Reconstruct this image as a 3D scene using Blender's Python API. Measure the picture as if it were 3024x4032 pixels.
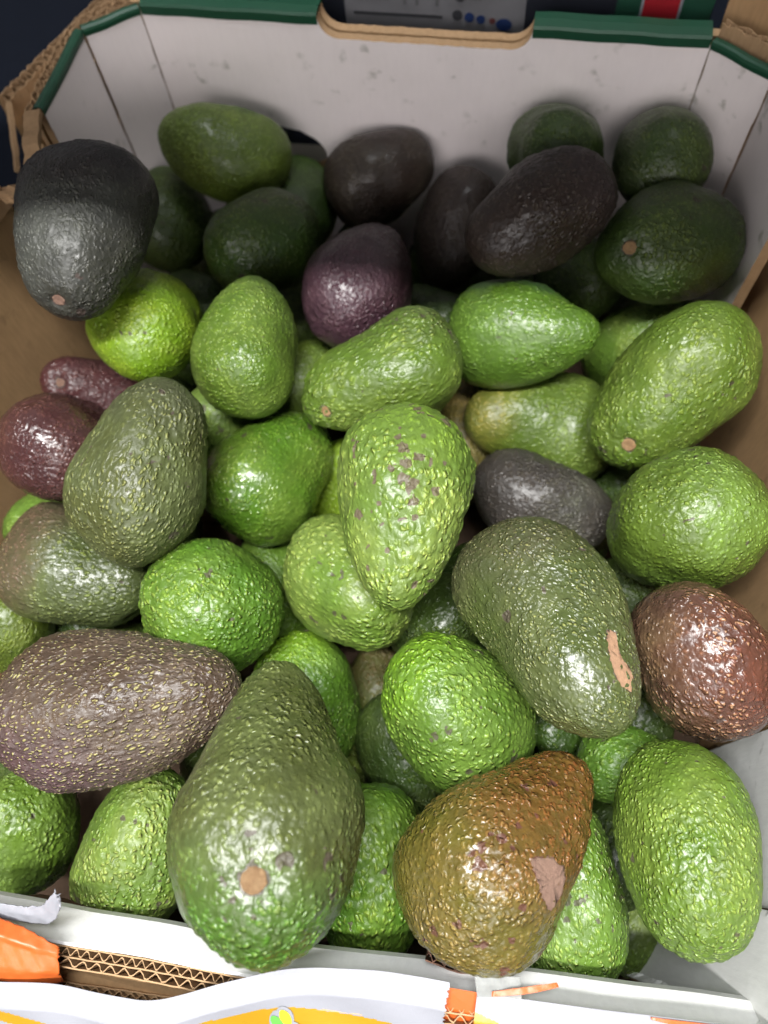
import bpy, bmesh, math, random
import numpy as np
from mathutils import Vector, Matrix

for o in list(bpy.data.objects):
    bpy.data.objects.remove(o, do_unlink=True)
scene = bpy.context.scene
COL = scene.collection
random.seed(7)

# ------------------------------------------------------------------ camera
CAM_Z = 0.51
cam_d = bpy.data.cameras.new('camera')
cam = bpy.data.objects.new('camera', cam_d)
COL.objects.link(cam)
R = Matrix(((0.98290538, -0.13696881, 0.12303070),
            (0.17467552, 0.90493606, -0.38804535),
            (-0.05818480, 0.40290231, 0.91339162)))
cam.matrix_world = Matrix.Translation((0, 0, CAM_Z)) @ R.to_4x4()
cam_d.sensor_fit = 'HORIZONTAL'
cam_d.sensor_width = 25.92
cam_d.lens = 26.0
cam_d.clip_start = 0.01
cam_d.clip_end = 50
cam_d.dof.use_dof = True
cam_d.dof.focus_distance = 0.335
cam_d.dof.aperture_fstop = 6.5
scene.camera = cam

# ------------------------------------------------------------------ light
world = bpy.data.worlds.new('World')
scene.world = world
world.use_nodes = True
bg = world.node_tree.nodes['Background']
bg.inputs['Color'].default_value = (0.97, 0.95, 0.98, 1)
bg.inputs['Strength'].default_value = 0.21

def area(name, loc, target, sx, sy, power, col):
    d = bpy.data.lights.new(name, 'AREA')
    d.shape = 'RECTANGLE'
    d.size, d.size_y = sx, sy
    d.energy = power
    d.color = col
    o = bpy.data.objects.new(name, d)
    COL.objects.link(o)
    o.location = loc
    o.rotation_euler = (Vector(target) - Vector(loc)).to_track_quat('-Z', 'Y').to_euler()
    return o
EDGE = Vector((1.0, 0.12, 0.0)).normalized()      # run of the added shade board and of the tube over the aisle
tube = area('ceiling_tube', (-0.10, -0.36, 2.20), (-0.05, 0.12, 0.15), 1.3, 0.09, 84, (1.0, 0.985, 0.96))
zax = (tube.location - Vector((-0.05, 0.12, 0.15))).normalized()
xax = (EDGE - zax * EDGE.dot(zax)).normalized()
tube.rotation_euler = Matrix((xax, zax.cross(xax), zax)).transposed().to_euler()
area('ceiling_panel', (-0.15, 0.22, 2.25), (-0.05, 0.05, 0.15), 1.2, 0.45, 36, (0.97, 0.985, 1.0))
area('added_front_fill', (-0.1, -1.7, 1.25), (-0.08, 0.40, 0.16), 1.4, 0.6, 18, (1.0, 0.96, 0.95))  # added fill lamp in front, brightens the back wall

scene.view_settings.view_transform = 'Standard'
scene.view_settings.look = 'None'
scene.view_settings.exposure = 0.42
scene.view_settings.gamma = 1.0
scene.cycles.use_denoising = True
scene.cycles.use_adaptive_sampling = True
scene.cycles.adaptive_threshold = 0.035
scene.cycles.adaptive_min_samples = 12
scene.cycles.max_bounces = 5
scene.cycles.diffuse_bounces = 3
scene.cycles.glossy_bounces = 2

# ------------------------------------------------------------------ helpers
def tag(o, label, cat, group=None):
    o['label'] = label
    o['category'] = cat
    if group:
        o['group'] = group
    return o

def empty(name, loc):
    o = bpy.data.objects.new(name, None)
    COL.objects.link(o)
    o.location = loc
    o.empty_display_size = 0.02
    return o

def mesh_obj(name, verts, faces, mats, parent=None, smooth=False, idx=None):
    me = bpy.data.meshes.new(name)
    me.from_pydata([tuple(v) for v in verts], [], faces)
    for m in (mats if isinstance(mats, (list, tuple)) else [mats]):
        me.materials.append(m)
    if idx is not None:
        me.polygons.foreach_set('material_index', idx)
    if smooth:
        me.polygons.foreach_set('use_smooth', [True] * len(me.polygons))
    me.update()
    o = bpy.data.objects.new(name, me)
    COL.objects.link(o)
    if parent is not None:
        o.parent = parent
        o.matrix_parent_inverse = Matrix.Translation(-Vector(parent.location))
    return o

class NT:
    """small node-tree writer"""
    def __init__(self, name):
        self.m = bpy.data.materials.new(name)
        self.m.use_nodes = True
        self.t = self.m.node_tree
        self.t.nodes.clear()
        self.out = self.t.nodes.new('ShaderNodeOutputMaterial')
    def n(self, kind, props=None, **ins):
        nd = self.t.nodes.new('ShaderNode' + kind)
        for k, v in (props or {}).items():
            setattr(nd, k, v)
        for k, v in ins.items():
            key = int(k[1:]) if k[0] == '_' and k[1:].isdigit() else k.replace('_', ' ')
            self.set(nd.inputs[key], v)
        return nd
    def set(self, sock, v):
        if isinstance(v, bpy.types.NodeSocket):
            self.t.links.new(v, sock)
        elif isinstance(v, (tuple, list)) and len(v) == 3 and sock.type == 'RGBA':
            sock.default_value = (*v, 1)
        else:
            sock.default_value = v
    def math(self, op, a, b=0.0, c=None, clamp=False):
        nd = self.n('Math', {'operation': op, 'use_clamp': clamp}, _0=a, _1=b)
        if c is not None:
            self.set(nd.inputs[2], c)
        return nd.outputs[0]
    def vmath(self, op, a, b):
        return self.n('VectorMath', {'operation': op}, _0=a, _1=b).outputs[0]
    def ramp(self, x, a, b, lo=0.0, hi=1.0):
        return self.n('MapRange', {'interpolation_type': 'SMOOTHSTEP'}, Value=x, From_Min=a, From_Max=b, To_Min=lo, To_Max=hi).outputs[0]
    def mix(self, f, a, b, blend='MIX'):
        nd = self.n('Mix', {'data_type': 'RGBA', 'blend_type': blend})
        self.set(nd.inputs[0], f)
        self.set(nd.inputs[6], a)
        self.set(nd.inputs[7], b)
        return nd.outputs[2]
    def noise(self, vec, scale, detail=3.0, rough=0.55):
        return self.n('TexNoise', None, Vector=vec, Scale=scale, Detail=detail, Roughness=rough).outputs[0]

# ------------------------------------------------------------------ card materials
def card(name, col, rough=0.75, dirt=0.25, fibre=0.12, dirtcol=(0.16, 0.15, 0.12), spec=0.3, bump=0.00012, stain=0.60):
    t = NT(name)
    geo = t.n('NewGeometry').outputs['Position']
    st = t.vmath('MULTIPLY', geo, (1.0, 1.0, 0.18))
    n1 = t.noise(st, 420, 3, 0.6)
    n2 = t.noise(geo, 22, 4, 0.6)
    n3 = t.noise(geo, 75, 3, 0.5)
    c = t.mix(t.ramp(n1, 0.3, 0.7, 0, fibre), col, tuple(x * 0.6 for x in col))
    c = t.mix(t.ramp(n2, 0.35, 0.75, 0, dirt * 0.6), c, tuple(0.6 * a + 0.4 * b for a, b in zip(col, dirtcol)))
    sp = t.math('MULTIPLY', t.ramp(n3, stain, stain + 0.1), t.ramp(n2, 0.48, 0.62))
    c = t.mix(t.math('MULTIPLY', sp, dirt * 2.0, clamp=True), c, dirtcol)
    b = t.n('BsdfPrincipled', None, Base_Color=c, Roughness=rough)
    b.inputs['Specular IOR Level'].default_value = spec
    bp = t.n('Bump', None, Strength=1.0, Distance=bump, Height=t.math('ADD', n1, t.math('MULTIPLY', n3, 1.5)))
    t.set(b.inputs['Normal'], bp.outputs[0])
    t.set(t.out.inputs['Surface'], b.outputs[0])
    return t.m

def plain(name, col, rough=0.5, spec=0.5, var=0.12, scale=90):
    t = NT(name)
    geo = t.n('NewGeometry').outputs['Position']
    n = t.noise(geo, scale, 3)
    c = t.mix(t.ramp(n, 0.3, 0.7, 0, var), col, tuple(x * 0.45 for x in col))
    b = t.n('BsdfPrincipled', None, Base_Color=c, Roughness=rough)
    b.inputs['Specular IOR Level'].default_value = spec
    bp = t.n('Bump', None, Strength=0.4, Distance=0.0003, Height=n)
    t.set(b.inputs['Normal'], bp.outputs[0])
    t.set(t.out.inputs['Surface'], b.outputs[0])
    return t.m

M = {}
M['white'] = card('white_liner', (0.86, 0.785, 0.78), 0.6, 0.30, 0.05, (0.26, 0.25, 0.20), stain=0.585)
M['white2'] = card('white_liner_plain', (0.78, 0.78, 0.765), 0.65, 0.2, 0.14)
M['kraft'] = card('kraft_board', (0.42, 0.265, 0.135), 0.85, 0.2, 0.35, (0.12, 0.075, 0.04), 0.15)
M['edge'] = card('torn_board_edge', (0.40, 0.26, 0.145), 0.9, 0.2, 0.4, (0.16, 0.09, 0.05), 0.1)
M['edge_dark'] = card('dark_board_edge', (0.12, 0.065, 0.045), 0.9, 0.3, 0.4, (0.05, 0.03, 0.02), 0.1)
M['floor_card'] = card('gap_shade_floor_board', (0.055, 0.036, 0.024), 0.9, 0.3, 0.3, (0.03, 0.02, 0.015), 0.1)  # floor board coloured darker than kraft to put gap shade into it
M['green'] = card('green_print', (0.006, 0.056, 0.027), 0.5, 0.15, 0.08, (0.05, 0.09, 0.06), 0.5)
M['paper'] = card('white_print_paper', (0.24, 0.245, 0.272), 0.5, 0.06, 0.02, (0.4, 0.4, 0.42), 0.5)
M['yellow'] = card('yellow_print', (0.36, 0.20, 0.010), 0.4, 0.06, 0.03, (0.5, 0.3, 0.05), 0.5)
M['orange'] = card('orange_print', (0.46, 0.095, 0.018), 0.42, 0.06, 0.03, (0.5, 0.1, 0.05), 0.5)
M['leaf_green'] = plain('leaf_green_print', (0.12, 0.42, 0.07), 0.4)
M['leaf_yellow'] = plain('leaf_yellow_print', (0.72, 0.66, 0.03), 0.4)
M['ground'] = plain('dark_ground', (0.003, 0.004, 0.007), 0.9, 0.05)
M['carton'] = plain('dark_carton_print', (0.014, 0.016, 0.024), 0.5, 0.4)
M['carton_green'] = plain('carton_green_print', (0.012, 0.06, 0.035), 0.5, 0.4)
M['label'] = plain('grey_label_paper', (0.17, 0.168, 0.178), 0.5, 0.4, 0.25, 40)
M['ink'] = plain('label_ink', (0.03, 0.03, 0.035), 0.5)
M['ink_grey'] = plain('label_ink_faint', (0.10, 0.098, 0.102), 0.5)
M['ink_blue'] = plain('label_ink_blue', (0.012, 0.03, 0.11), 0.5)
M['ink_red'] = plain('label_ink_red', (0.11, 0.03, 0.03), 0.5)
M['red'] = plain('red_print', (0.33, 0.012, 0.02), 0.45)
M['beige'] = plain('beige_band_print', (0.33, 0.30, 0.25), 0.6)
M['rust'] = plain('rust_band_print', (0.20, 0.06, 0.04), 0.6)
M['added_shade_board'] = plain('shade_board_paint', (0.25, 0.25, 0.26), 0.5)

def tape_mat():
    t = NT('grey_tape')
    b = t.n('BsdfPrincipled', None, Base_Color=(0.42, 0.43, 0.42), Roughness=0.12, Alpha=0.55)
    t.set(t.out.inputs['Surface'], b.outputs[0])
    return t.m
M['tape'] = tape_mat()

# ------------------------------------------------------------------ ground and surroundings
o = mesh_obj('ground', [(-3, -3, -0.03), (3, -3, -0.03), (3, 3, -0.03), (-3, 3, -0.03)], [(0, 1, 2, 3)], M['ground'])
o['kind'] = 'structure'

def box_faces(x0, x1, y0, y1, z0, z1):
    v = [(x0, y0, z0), (x1, y0, z0), (x1, y1, z0), (x0, y1, z0), (x0, y0, z1), (x1, y0, z1), (x1, y1, z1), (x0, y1, z1)]
    f = [(0, 3, 2, 1), (4, 5, 6, 7), (0, 1, 5, 4), (1, 2, 6, 5), (2, 3, 7, 6), (3, 0, 4, 7)]
    return v, f

# board added out of view over the crate's back half to throw the shade
v, f = box_faces(-1.0, 1.0, 0.0, 0.22, 0.0, 0.022)
sm = Matrix.Translation((0, 0.184, 0.53)) @ Matrix.Rotation(math.atan2(0.12, 1.0), 4, 'Z')
v = [tuple(sm @ Vector(q)) for q in v]
o = mesh_obj('added_shade_board', v, f, M['added_shade_board'])
o['kind'] = 'structure'

# ------------------------------------------------------------------ the open box
BOX = empty('cardboard_box', (-0.08, 0.19, -0.012))
tag(BOX, 'open cardboard fruit box with white lined walls and green rim holding the avocados', 'box')

def extrude_poly(name, outline, y0, y1, holes=(), mats=None, parent=BOX):
    """flat board in the xz plane between y0 and y1, with notch outline and holes"""
    cu = bpy.data.curves.new(name, 'CURVE')
    cu.dimensions = '2D'
    cu.fill_mode = 'BOTH'
    cu.extrude = abs(y1 - y0) / 2
    for pts in [outline, *holes]:
        sp = cu.splines.new('POLY')
        sp.points.add(len(pts) - 1)
        for p, q in zip(sp.points, pts):
            p.co = (q[0], q[1], 0, 1)
        sp.use_cyclic_u = True
    tmp = bpy.data.objects.new(name + '_tmp', cu)
    me = bpy.data.meshes.new_from_object(tmp)
    bpy.data.objects.remove(tmp)
    bpy.data.curves.remove(cu)
    me.name = name
    ym = (y0 + y1) / 2
    me.transform(Matrix(((1, 0, 0, 0), (0, 0, -1, ym), (0, 1, 0, 0), (0, 0, 0, 1))))
    me.materials.clear()
    for m in mats:
        me.materials.append(m)
    for p in me.polygons:
        p.material_index = 0 if p.normal.y < -0.7 else (2 if p.normal.y > 0.7 else 1)
        p.use_smooth = False
    o = bpy.data.objects.new(name, me)
    COL.objects.link(o)
    o.parent = parent
    o.matrix_parent_inverse = Matrix.Translation(-Vector(parent.location))
    return o

def arc(cx, cz, r, a0, a1, n=8):
    return [(cx + r * math.cos(math.radians(a0 + (a1 - a0) * i / n)), cz + r * math.sin(math.radians(a0 + (a1 - a0) * i / n))) for i in range(n + 1)]

YB, RIM = 0.4514, 0.200
XA, XB = -0.256, 0.0942
SL, SR, SZ = -0.1405, -0.0085, 0.1895
def notch_outline(x0, x1, top, jag=0.0):
    pts = [(x0, 0.0), (x1, 0.0), (x1, top), (SR, top), (SR, SZ + 0.014)]
    pts += arc(SR - 0.013, SZ + 0.013, 0.013, 0, -90)
    n = 44
    for i in range(1, n):
        x = SR - 0.013 + (SL + 0.013 - SR + 0.013) * i / n
        pts.append((x, SZ + random.uniform(-jag, jag)))
    pts += arc(SL + 0.013, SZ + 0.013, 0.013, -90, -180)
    pts += [(SL, top), (x0, top)]
    return pts
def hole_pts(cx, cz, hw, hh, n=36, jag=0.0006):
    pts = []
    for i in range(n):
        a = 2 * math.pi * i / n
        x = math.copysign(abs(math.cos(a)) ** 0.75, math.cos(a)) * hw
        z = math.copysign(abs(math.sin(a)) ** 0.9, math.sin(a)) * hh
        pts.append((cx + x + random.uniform(-jag, jag), cz + z + random.uniform(-jag, jag)))
    return pts
HOLE = hole_pts(-0.190, 0.098, 0.043, 0.0235)
extrude_poly('back_panel', notch_outline(XA, XB, RIM, 0.0003), YB, YB + 0.0062, [HOLE], [M['white'], M['edge'], M['kraft']])
extrude_poly('outer_back_panel', notch_outline(XA - 0.01, XB + 0.012, RIM, 0.0003), YB + 0.0085, YB + 0.0150,
             [hole_pts(-0.190, 0.098, 0.044, 0.0245)], [M['kraft'], M['edge'], M['green']])

def wall(name, path, z0, z1, thick, mats, parent=BOX, nz=8, lean=0.0, bulge=0.0, jag=0.0, side=1.0, shape=None, endjag=0.0):
    """board following a ground path; the inner face is to the left of travel when side = 1.
    mats: inner, edge, outer. z1 may be a function of the path fraction."""
    P = [Vector((*p, 0)) for p in path]
    n = len(P)
    nrm = []
    for i in range(n):
        d = (P[min(i + 1, n - 1)] - P[max(i - 1, 0)]).normalized()
        nrm.append(Vector((d.y, -d.x, 0)) * side)       # outward
    verts, faces, idx = [], [], []
    rj = [[], []]
    for e in (0, 1):
        w_ = 0.0
        for k in range(nz + 1):
            w_ = max(0.0, min(endjag, w_ + random.uniform(-.5, .5) * endjag))
            rj[e].append(w_)
    for layer in (0, 1):
        for i in range(n):
            for k in range(nz + 1):
                f = k / nz
                top = z1(i / (n - 1)) if callable(z1) else z1
                if k == nz and jag:
                    top += random.uniform(-jag, jag)
                if shape: bulge_k = float(np.interp(f, [q[0] for q in shape], [q[1] for q in shape]))
                else: bulge_k = 0.0
                off = nrm[i] * (layer * thick + bulge_k + lean * (f - 1) + bulge * math.sin(math.pi * min(1, f)) * math.sin(math.pi * i / (n - 1)))
                q_ = P[i] + off + Vector((0, 0, z0 + (top - z0) * f))
                if endjag and i in (0, n - 1):
                    q_ += (P[1] - P[0] if i == 0 else P[-2] - P[-1]).normalized() * rj[i > 0][k]
                verts.append(q_)
    W = nz + 1
    S = n * W
    for i in range(n - 1):
        for k in range(nz):
            a, b = i * W + k, (i + 1) * W + k
            faces.append((a, a + 1, b + 1, b)); idx.append(0)
            faces.append((S + a, S + b, S + b + 1, S + a + 1)); idx.append(2)
        a, b = i * W + nz, (i + 1) * W + nz
        faces.append((a, S + a, S + b, b)); idx.append(1)
    for i in (0, n - 1):
        for k in range(nz):
            a = i * W + k
            faces.append((a, S + a, S + a + 1, a + 1)); idx.append(1)
    me = mesh_obj(name, verts, faces, mats, parent, False, idx)
    return me

def line(a, b, n):
    return [(a[0] + (b[0] - a[0]) * i / n, a[1] + (b[1] - a[1]) * i / n) for i in range(n + 1)]
def bowed(a, b, n, bow):
    pts = []
    dx, dy = b[0] - a[0], b[1] - a[1]
    L = math.hypot(dx, dy)
    for i in range(n + 1):
        t = i / n
        s = math.sin(math.pi * t) * bow
        pts.append((a[0] + dx * t + dy / L * s, a[1] + dy * t - dx / L * s))
    return pts

# walls are walked clockwise seen from above (left corner -> back -> right), outside on the left
A, B = (XA, YB), (XB, YB)
C, D = (-0.2862, 0.4262), (0.1287, 0.4262)
E, G = (-0.2872, 0.3555), (0.1325, 0.331)
WH = [M['white'], M['edge'], M['kraft']]
gap = 0.0006
def seg(a, b, g0=gap, g1=gap):
    a, b = Vector(a), Vector(b)
    d = (b - a).normalized()
    return tuple(a + d * g0), tuple(b - d * g1)
wall('corner_panel', line(*seg(C, A), 6), 0, RIM, 0.006, WH, side=-1, bulge=0.0008, nz=60, endjag=0.0006)
wall('corner_panel', line(*seg(B, D), 6), 0, RIM, 0.006, WH, side=-1, bulge=0.0008, nz=60, endjag=0.0006)
wall('side_flap', line(*seg(E, C), 8), 0, RIM - 0.001, 0.006, WH, side=-1, jag=0.0003, nz=60, endjag=0.0006)
wall('side_flap', line(*seg(D, G), 8), 0, RIM, 0.006, WH, side=-1, jag=0.0003, nz=60, endjag=0.0006)
KR = [M['kraft'], M['edge'], M['green']]
wall('side_panel', bowed((-0.2945, 0.300), (-0.290, -0.10), 40, 0.008), 0, 0.207, 0.006, KR, side=1, bulge=0.004, jag=0.0005)
wall('side_panel', bowed((-0.2955, 0.452), (-0.2945, 0.3008), 12, 0.0), 0, 0.125, 0.006, KR, side=1, jag=0.002)
wall('side_panel', bowed((0.1405, 0.425), (0.1475, -0.02), 44, -0.0125), 0, 0.205, 0.006, KR, side=-1, jag=0.0005)
wall('side_flap', line((0.1485, 0.0805), (0.1440, 0.003), 10), 0, 0.190, 0.0045, [M['white2'], M['edge'], M['kraft']], side=-1, jag=0.0006)
def quad_panel(name, c00, c10, c01, c11, thick, mats, nx=14, nz=30, jag=0.0006):
    """board between two leaning edges: c00-c10 along the bottom, c01-c11 along the top"""
    q = [Vector(c) for c in (c00, c10, c01, c11)]
    nn = (q[1] - q[0]).cross(q[2] - q[0]).normalized() * thick
    verts, faces, idx = [], [], []
    for lay in (0, 1):
        for i in range(nx + 1):
            for k in range(nz + 1):
                u, w = i / nx, k / nz
                p = (q[0] * (1 - u) + q[1] * u) * (1 - w) + (q[2] * (1 - u) + q[3] * u) * w
                if i in (0, nx):
                    p += Vector((random.uniform(-jag, jag), random.uniform(-jag, jag), 0))
                verts.append(p + nn * lay + nn.normalized() * 0.0015 * math.sin(math.pi * u) * math.sin(3.0 * w))
    W, S = nz + 1, (nx + 1) * (nz + 1)
    for i in range(nx):
        for k in range(nz):
            a_, b_ = i * W + k, (i + 1) * W + k
            faces.append((a_, b_, b_ + 1, a_ + 1)); idx.append(0)
            faces.append((S + a_, S + a_ + 1, S + b_ + 1, S + b_)); idx.append(2)
        a_, b_ = i * W + nz, (i + 1) * W + nz
        faces.append((a_, b_, S + b_, S + a_)); idx.append(1)
    for i in (0, nx):
        for k in range(nz):
            a_ = i * W + k
            faces.append((a_, a_ + 1, S + a_ + 1, S + a_)); idx.append(1)
    return mesh_obj(name, verts, faces, mats, BOX, False, idx)
quad_panel('corner_panel', (0.1150, -0.0440, 0.0), (0.1320, 0.0010, 0.0), (0.1420, -0.0400, 0.186), (0.1445, 0.0035, 0.186), 0.004, [M['white2'], M['edge'], M['kraft']])
# crumpled paper along the fold between corner and front
rc = random.Random(4)
vs, fs = [], []
for k in range(70):
    w = k / 69
    p = Vector((0.1140, -0.0435, 0.005)).lerp(Vector((0.1400, -0.0405, 0.165)), w)
    h = 0.0010 + 0.0016 * abs(math.sin(k * 1.9)) * rc.random()
    vs += [p + Vector((-0.0028 - rc.random() * .001, 0.0008, 0)), p + Vector((-0.0005, h + 0.0012, h * rc.uniform(-.6, .6))), p + Vector((0.0016, 0.0030 + rc.random() * .001, 0))]
    if k:
        b0 = 3 * (k - 1)
        fs += [(b0, b0 + 1, b0 + 4, b0 + 3), (b0 + 1, b0 + 2, b0 + 5, b0 + 4)]
mesh_obj('crumpled_fold', vs, fs, M['white2'], BOX)

# floor of the box, two flaps meeting along the middle
for y0, y1 in ((-0.085, 0.1895), (0.1905, 0.459)):
    v, f = box_faces(-0.300, 0.158, y0, y1, -0.010, -0.003)
    mesh_obj('floor_flap', v, f, M['floor_card'], BOX)

# green folded rim
def sweep(name, path, profile, mat, parent=BOX, miter0=None, miter1=None):
    """profile: (out, z) pairs; outside is on the left of travel"""
    P = [Vector((*p, 0)) for p in path]
    n, k = len(P), len(profile)
    verts, faces = [], []
    for i in range(n):
        d = (P[min(i + 1, n - 1)] - P[max(i - 1, 0)]).normalized()
        nr = Vector((-d.y, d.x, 0))
        if i == 0 and miter0: nr = Vector((*miter0, 0))
        if i == n - 1 and miter1: nr = Vector((*miter1, 0))
        for out, z in profile:
            verts.append(P[i] + nr * out + Vector((0, 0, z + 0.0003 * math.sin(i * 1.1 + P[i].x * 60))))
    for i in range(n - 1):
        for j in range(k - 1):
            a = i * k + j
            faces.append((a, a + 1, a + k + 1, a + k))
    return mesh_obj(name, verts, faces, mat, parent, False)
LIP = [(-0.0004, RIM - 0.0020), (-0.0006, RIM + 0.0035), (0.0004, RIM + 0.0050), (0.0070, RIM + 0.0056), (0.0080, RIM + 0.0050), (0.0145, RIM + 0.0046), (0.0156, RIM + 0.0034), (0.0158, RIM - 0.03)]
LIP2 = [(-0.0004, RIM - 0.0020), (-0.0008, RIM + 0.0010), (-0.0004, RIM + 0.0026), (0.0010, RIM + 0.0036), (0.0036, RIM + 0.0034), (0.0062, RIM + 0.0016), (0.0066, RIM - 0.004)]
sweep('rim_fold', line((XA + 0.0005, YB), (SL, YB), 8), LIP, M['green'])
sweep('rim_fold', line((SR, YB), (XB - 0.0005, YB), 8), LIP, M['green'])
sweep('rim_fold', line(*seg(C, A, 0.0004, 0.0004), 6), LIP2, M['green'])
sweep('rim_fold', line(*seg(B, D, 0.0004, 0.0004), 6), LIP2, M['green'])
sweep('rim_fold', line(*seg(E, C, 0.0, 0.0004), 6), LIP2, M['green'])

# ------------------------------------------------------------------ corrugated edges: two liners and a wavy medium
def corrugated(name, path, z, depth, thick, pitch, mat, parent=BOX, paper=0.00055, side=1, layers=1, jag=0.0006, tilt=0.0, wav=0.0):
    P = [Vector(p) if len(p) == 3 else Vector((*p, 0)) for p in path]
    cum = [0.0]
    for a, b in zip(P, P[1:]):
        cum.append(cum[-1] + (b - a).length)
    tot = cum[-1]
    def at(s):
        s = min(max(s, 0), tot)
        for i in range(len(P) - 1):
            if s <= cum[i + 1] or i == len(P) - 2:
                t = (s - cum[i]) / max(1e-9, cum[i + 1] - cum[i])
                d = (P[i + 1] - P[i])
                nn = Vector((d.y, -d.x, 0)).normalized() * side
                return P[i].lerp(P[i + 1], t), nn
    verts, faces = [], []
    def ribbon(pts, nrs):
        b = len(verts)
        for (p, nn) in zip(pts, nrs):
            zt = z + p.z + random.uniform(-jag, jag)
            lean = nn * tilt
            for w, zz in ((-paper / 2, zt), (paper / 2, zt), (paper / 2, zt - depth), (-paper / 2, zt - depth)):
                q = p + nn * w + (lean * depth if zz < zt - 1e-6 else Vector((0, 0, 0)))
                verts.append((q.x, q.y, zz))
        for i in range(len(pts) - 1):
            a, c = b + 4 * i, b + 4 * (i + 1)
            faces.append((a, a + 1, c + 1, c))
            faces.append((a + 1, a + 2, c + 2, c + 1))
            faces.append((a + 3, a, c, c + 3))
    th = thick / layers
    N = max(6, int(tot / 0.0025))
    for L in range(layers + 1):
        pts, nrs = [], []
        for i in range(N + 1):
            p, nn = at(tot * i / N)
            pts.append(p + nn * (L * th + wav * math.sin(i * 0.9) + random.uniform(-1, 1) * jag * 0.25)); nrs.append(nn)
        ribbon(pts, nrs)
    for L in range(layers):
        pc = pitch * (1.0 if L == layers - 1 else 0.72)
        M2 = int(tot / pc * 8)
        pts, nrs = [], []
        for i in range(M2 + 1):
            p, nn = at(tot * i / M2)
            ph = 2 * math.pi * i / 8 + 0.9 * math.sin(i * 0.11 + L) + 0.5 * math.sin(i * 0.047)
            tri = math.sin(ph + 0.5 * L) * (0.94 + 0.06 * math.sin(i * 0.31)) + random.uniform(-.14, .14)
            pts.append(p + nn * (L * th + th / 2 + tri * (th / 2 - paper * 0.9))); nrs.append(nn)
        ribbon(pts, nrs)
    return mesh_obj(name, verts, faces, mat, parent)

# torn outer shell at the left corner
corrugated('torn_board', [(-0.290, 0.520), (-0.3055, 0.502), (-0.318, 0.468), (-0.330, 0.430), (-0.3415, 0.3955)], 0.172, 0.012, 0.0085, 0.0072, M['edge'], side=1, layers=1, jag=0.0010)
corrugated('torn_board', [(-0.262, 0.4705), (-0.272, 0.4640), (-0.2850, 0.4480), (-0.2935, 0.4340), (-0.2950, 0.405), (-0.2945, 0.3765), (-0.2925, 0.355)], 0.1965, 0.02, 0.0088, 0.0060, M['edge'], side=1, layers=2, jag=0.0012)
v = [(-0.286, 0.522, 0.168), (-0.3095, 0.503, 0.168), (-0.3455, 0.396, 0.168), (-0.3455, 0.396, -0.02), (-0.3095, 0.503, -0.02), (-0.286, 0.522, -0.02)]
mesh_obj('outer_corner_panel', v, [(0, 1, 4, 5), (1, 2, 3, 4)], M['kraft'], BOX)
# brown pocket board sloping between the two torn edges
mesh_obj('pocket_board', [(-0.266, 0.472, 0.170), (-0.304, 0.437, 0.168), (-0.304, 0.352, 0.166), (-0.341, 0.397, 0.150), (-0.305, 0.502, 0.150), (-0.286, 0.52, 0.150)],
         [(0, 1, 4, 5), (1, 2, 3, 4)], M['kraft'], BOX)
# a thin folded edge hanging off the corner, the bent tongue and the green outer face below it
def board3(name, a, b, width, thick, mat, parent=BOX, n=10, curve=0.0, jag=0.0006):
    a, b = Vector(a), Vector(b)
    d = (b - a)
    w = Vector(width)
    tdir = d.cross(w).normalized() * thick
    verts, faces = [], []
    for i in range(n + 1):
        t = i / n
        c = a + d * t + tdir.normalized() * curve * math.sin(math.pi * t)
        j = Vector((random.uniform(-jag, jag), random.uniform(-jag, jag), random.uniform(-jag, jag)))
        for s, q in ((-0.5, -0.5), (0.5, -0.5), (0.5, 0.5), (-0.5, 0.5)):
            verts.append(c + w * s + tdir * q + j)
    for i in range(n):
        for k in range(4):
            p, q = 4 * i + k, 4 * i + (k + 1) % 4
            faces.append((p, q, q + 4, p + 4))
    faces += [(3, 2, 1, 0), (4 * n, 4 * n + 1, 4 * n + 2, 4 * n + 3)]
    return mesh_obj(name, verts, faces, mat, parent)
board3('bent_tongue', (-0.2895, 0.351, 0.204), (-0.2725, 0.300, 0.196), (0.0085, 0.003, 0.0), 0.004, M['edge'], curve=0.003)
board3('bent_tongue', (-0.2925, 0.352, 0.199), (-0.2800, 0.299, 0.190), (0.0035, 0.001, -0.001), 0.0035, M['kraft'], curve=0.003)
board3('bent_tongue', (-0.3405, 0.395, 0.170), (-0.3180, 0.345, 0.165), (0.0030, 0.001, 0.004), 0.0026, M['edge'])
mesh_obj('green_outer_face', [(-0.301, 0.345, 0.178), (-0.2885, 0.300, 0.185), (-0.2855, 0.3015, 0.165), (-0.305, 0.301, 0.158), (-0.322, 0.348, 0.12)],
         [(0, 1, 2, 3, 4)], M['green'], BOX)
# torn lump where the low part meets the brown wall
def lump(name, loc, s, mat, seed, parent=BOX):
    rng = random.Random(seed)
    bm = bmesh.new()
    bmesh.ops.create_icosphere(bm, subdivisions=3, radius=1)
    for vv in bm.verts:
        k = 1 + 0.22 * math.sin(vv.co.x * 7 + seed) * math.sin(vv.co.y * 6) + rng.uniform(-0.12, 0.12)
        vv.co = Vector((vv.co.x * s[0] * k, vv.co.y * s[1] * k, vv.co.z * s[2] * k))
    me = bpy.data.meshes.new(name)
    bm.to_mesh(me); bm.free()
    me.materials.append(mat)
    o = bpy.data.objects.new(name, me); COL.objects.link(o)
    o.parent = parent
    o.matrix_parent_inverse = Matrix.Translation(-Vector(parent.location))
    o.location = loc
    return o
o = lump('torn_lump', (-0.2805, 0.2945, 0.198), (0.0105, 0.0045, 0.005), M['edge'], 3)
o.rotation_euler.z = math.radians(22)
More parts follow.
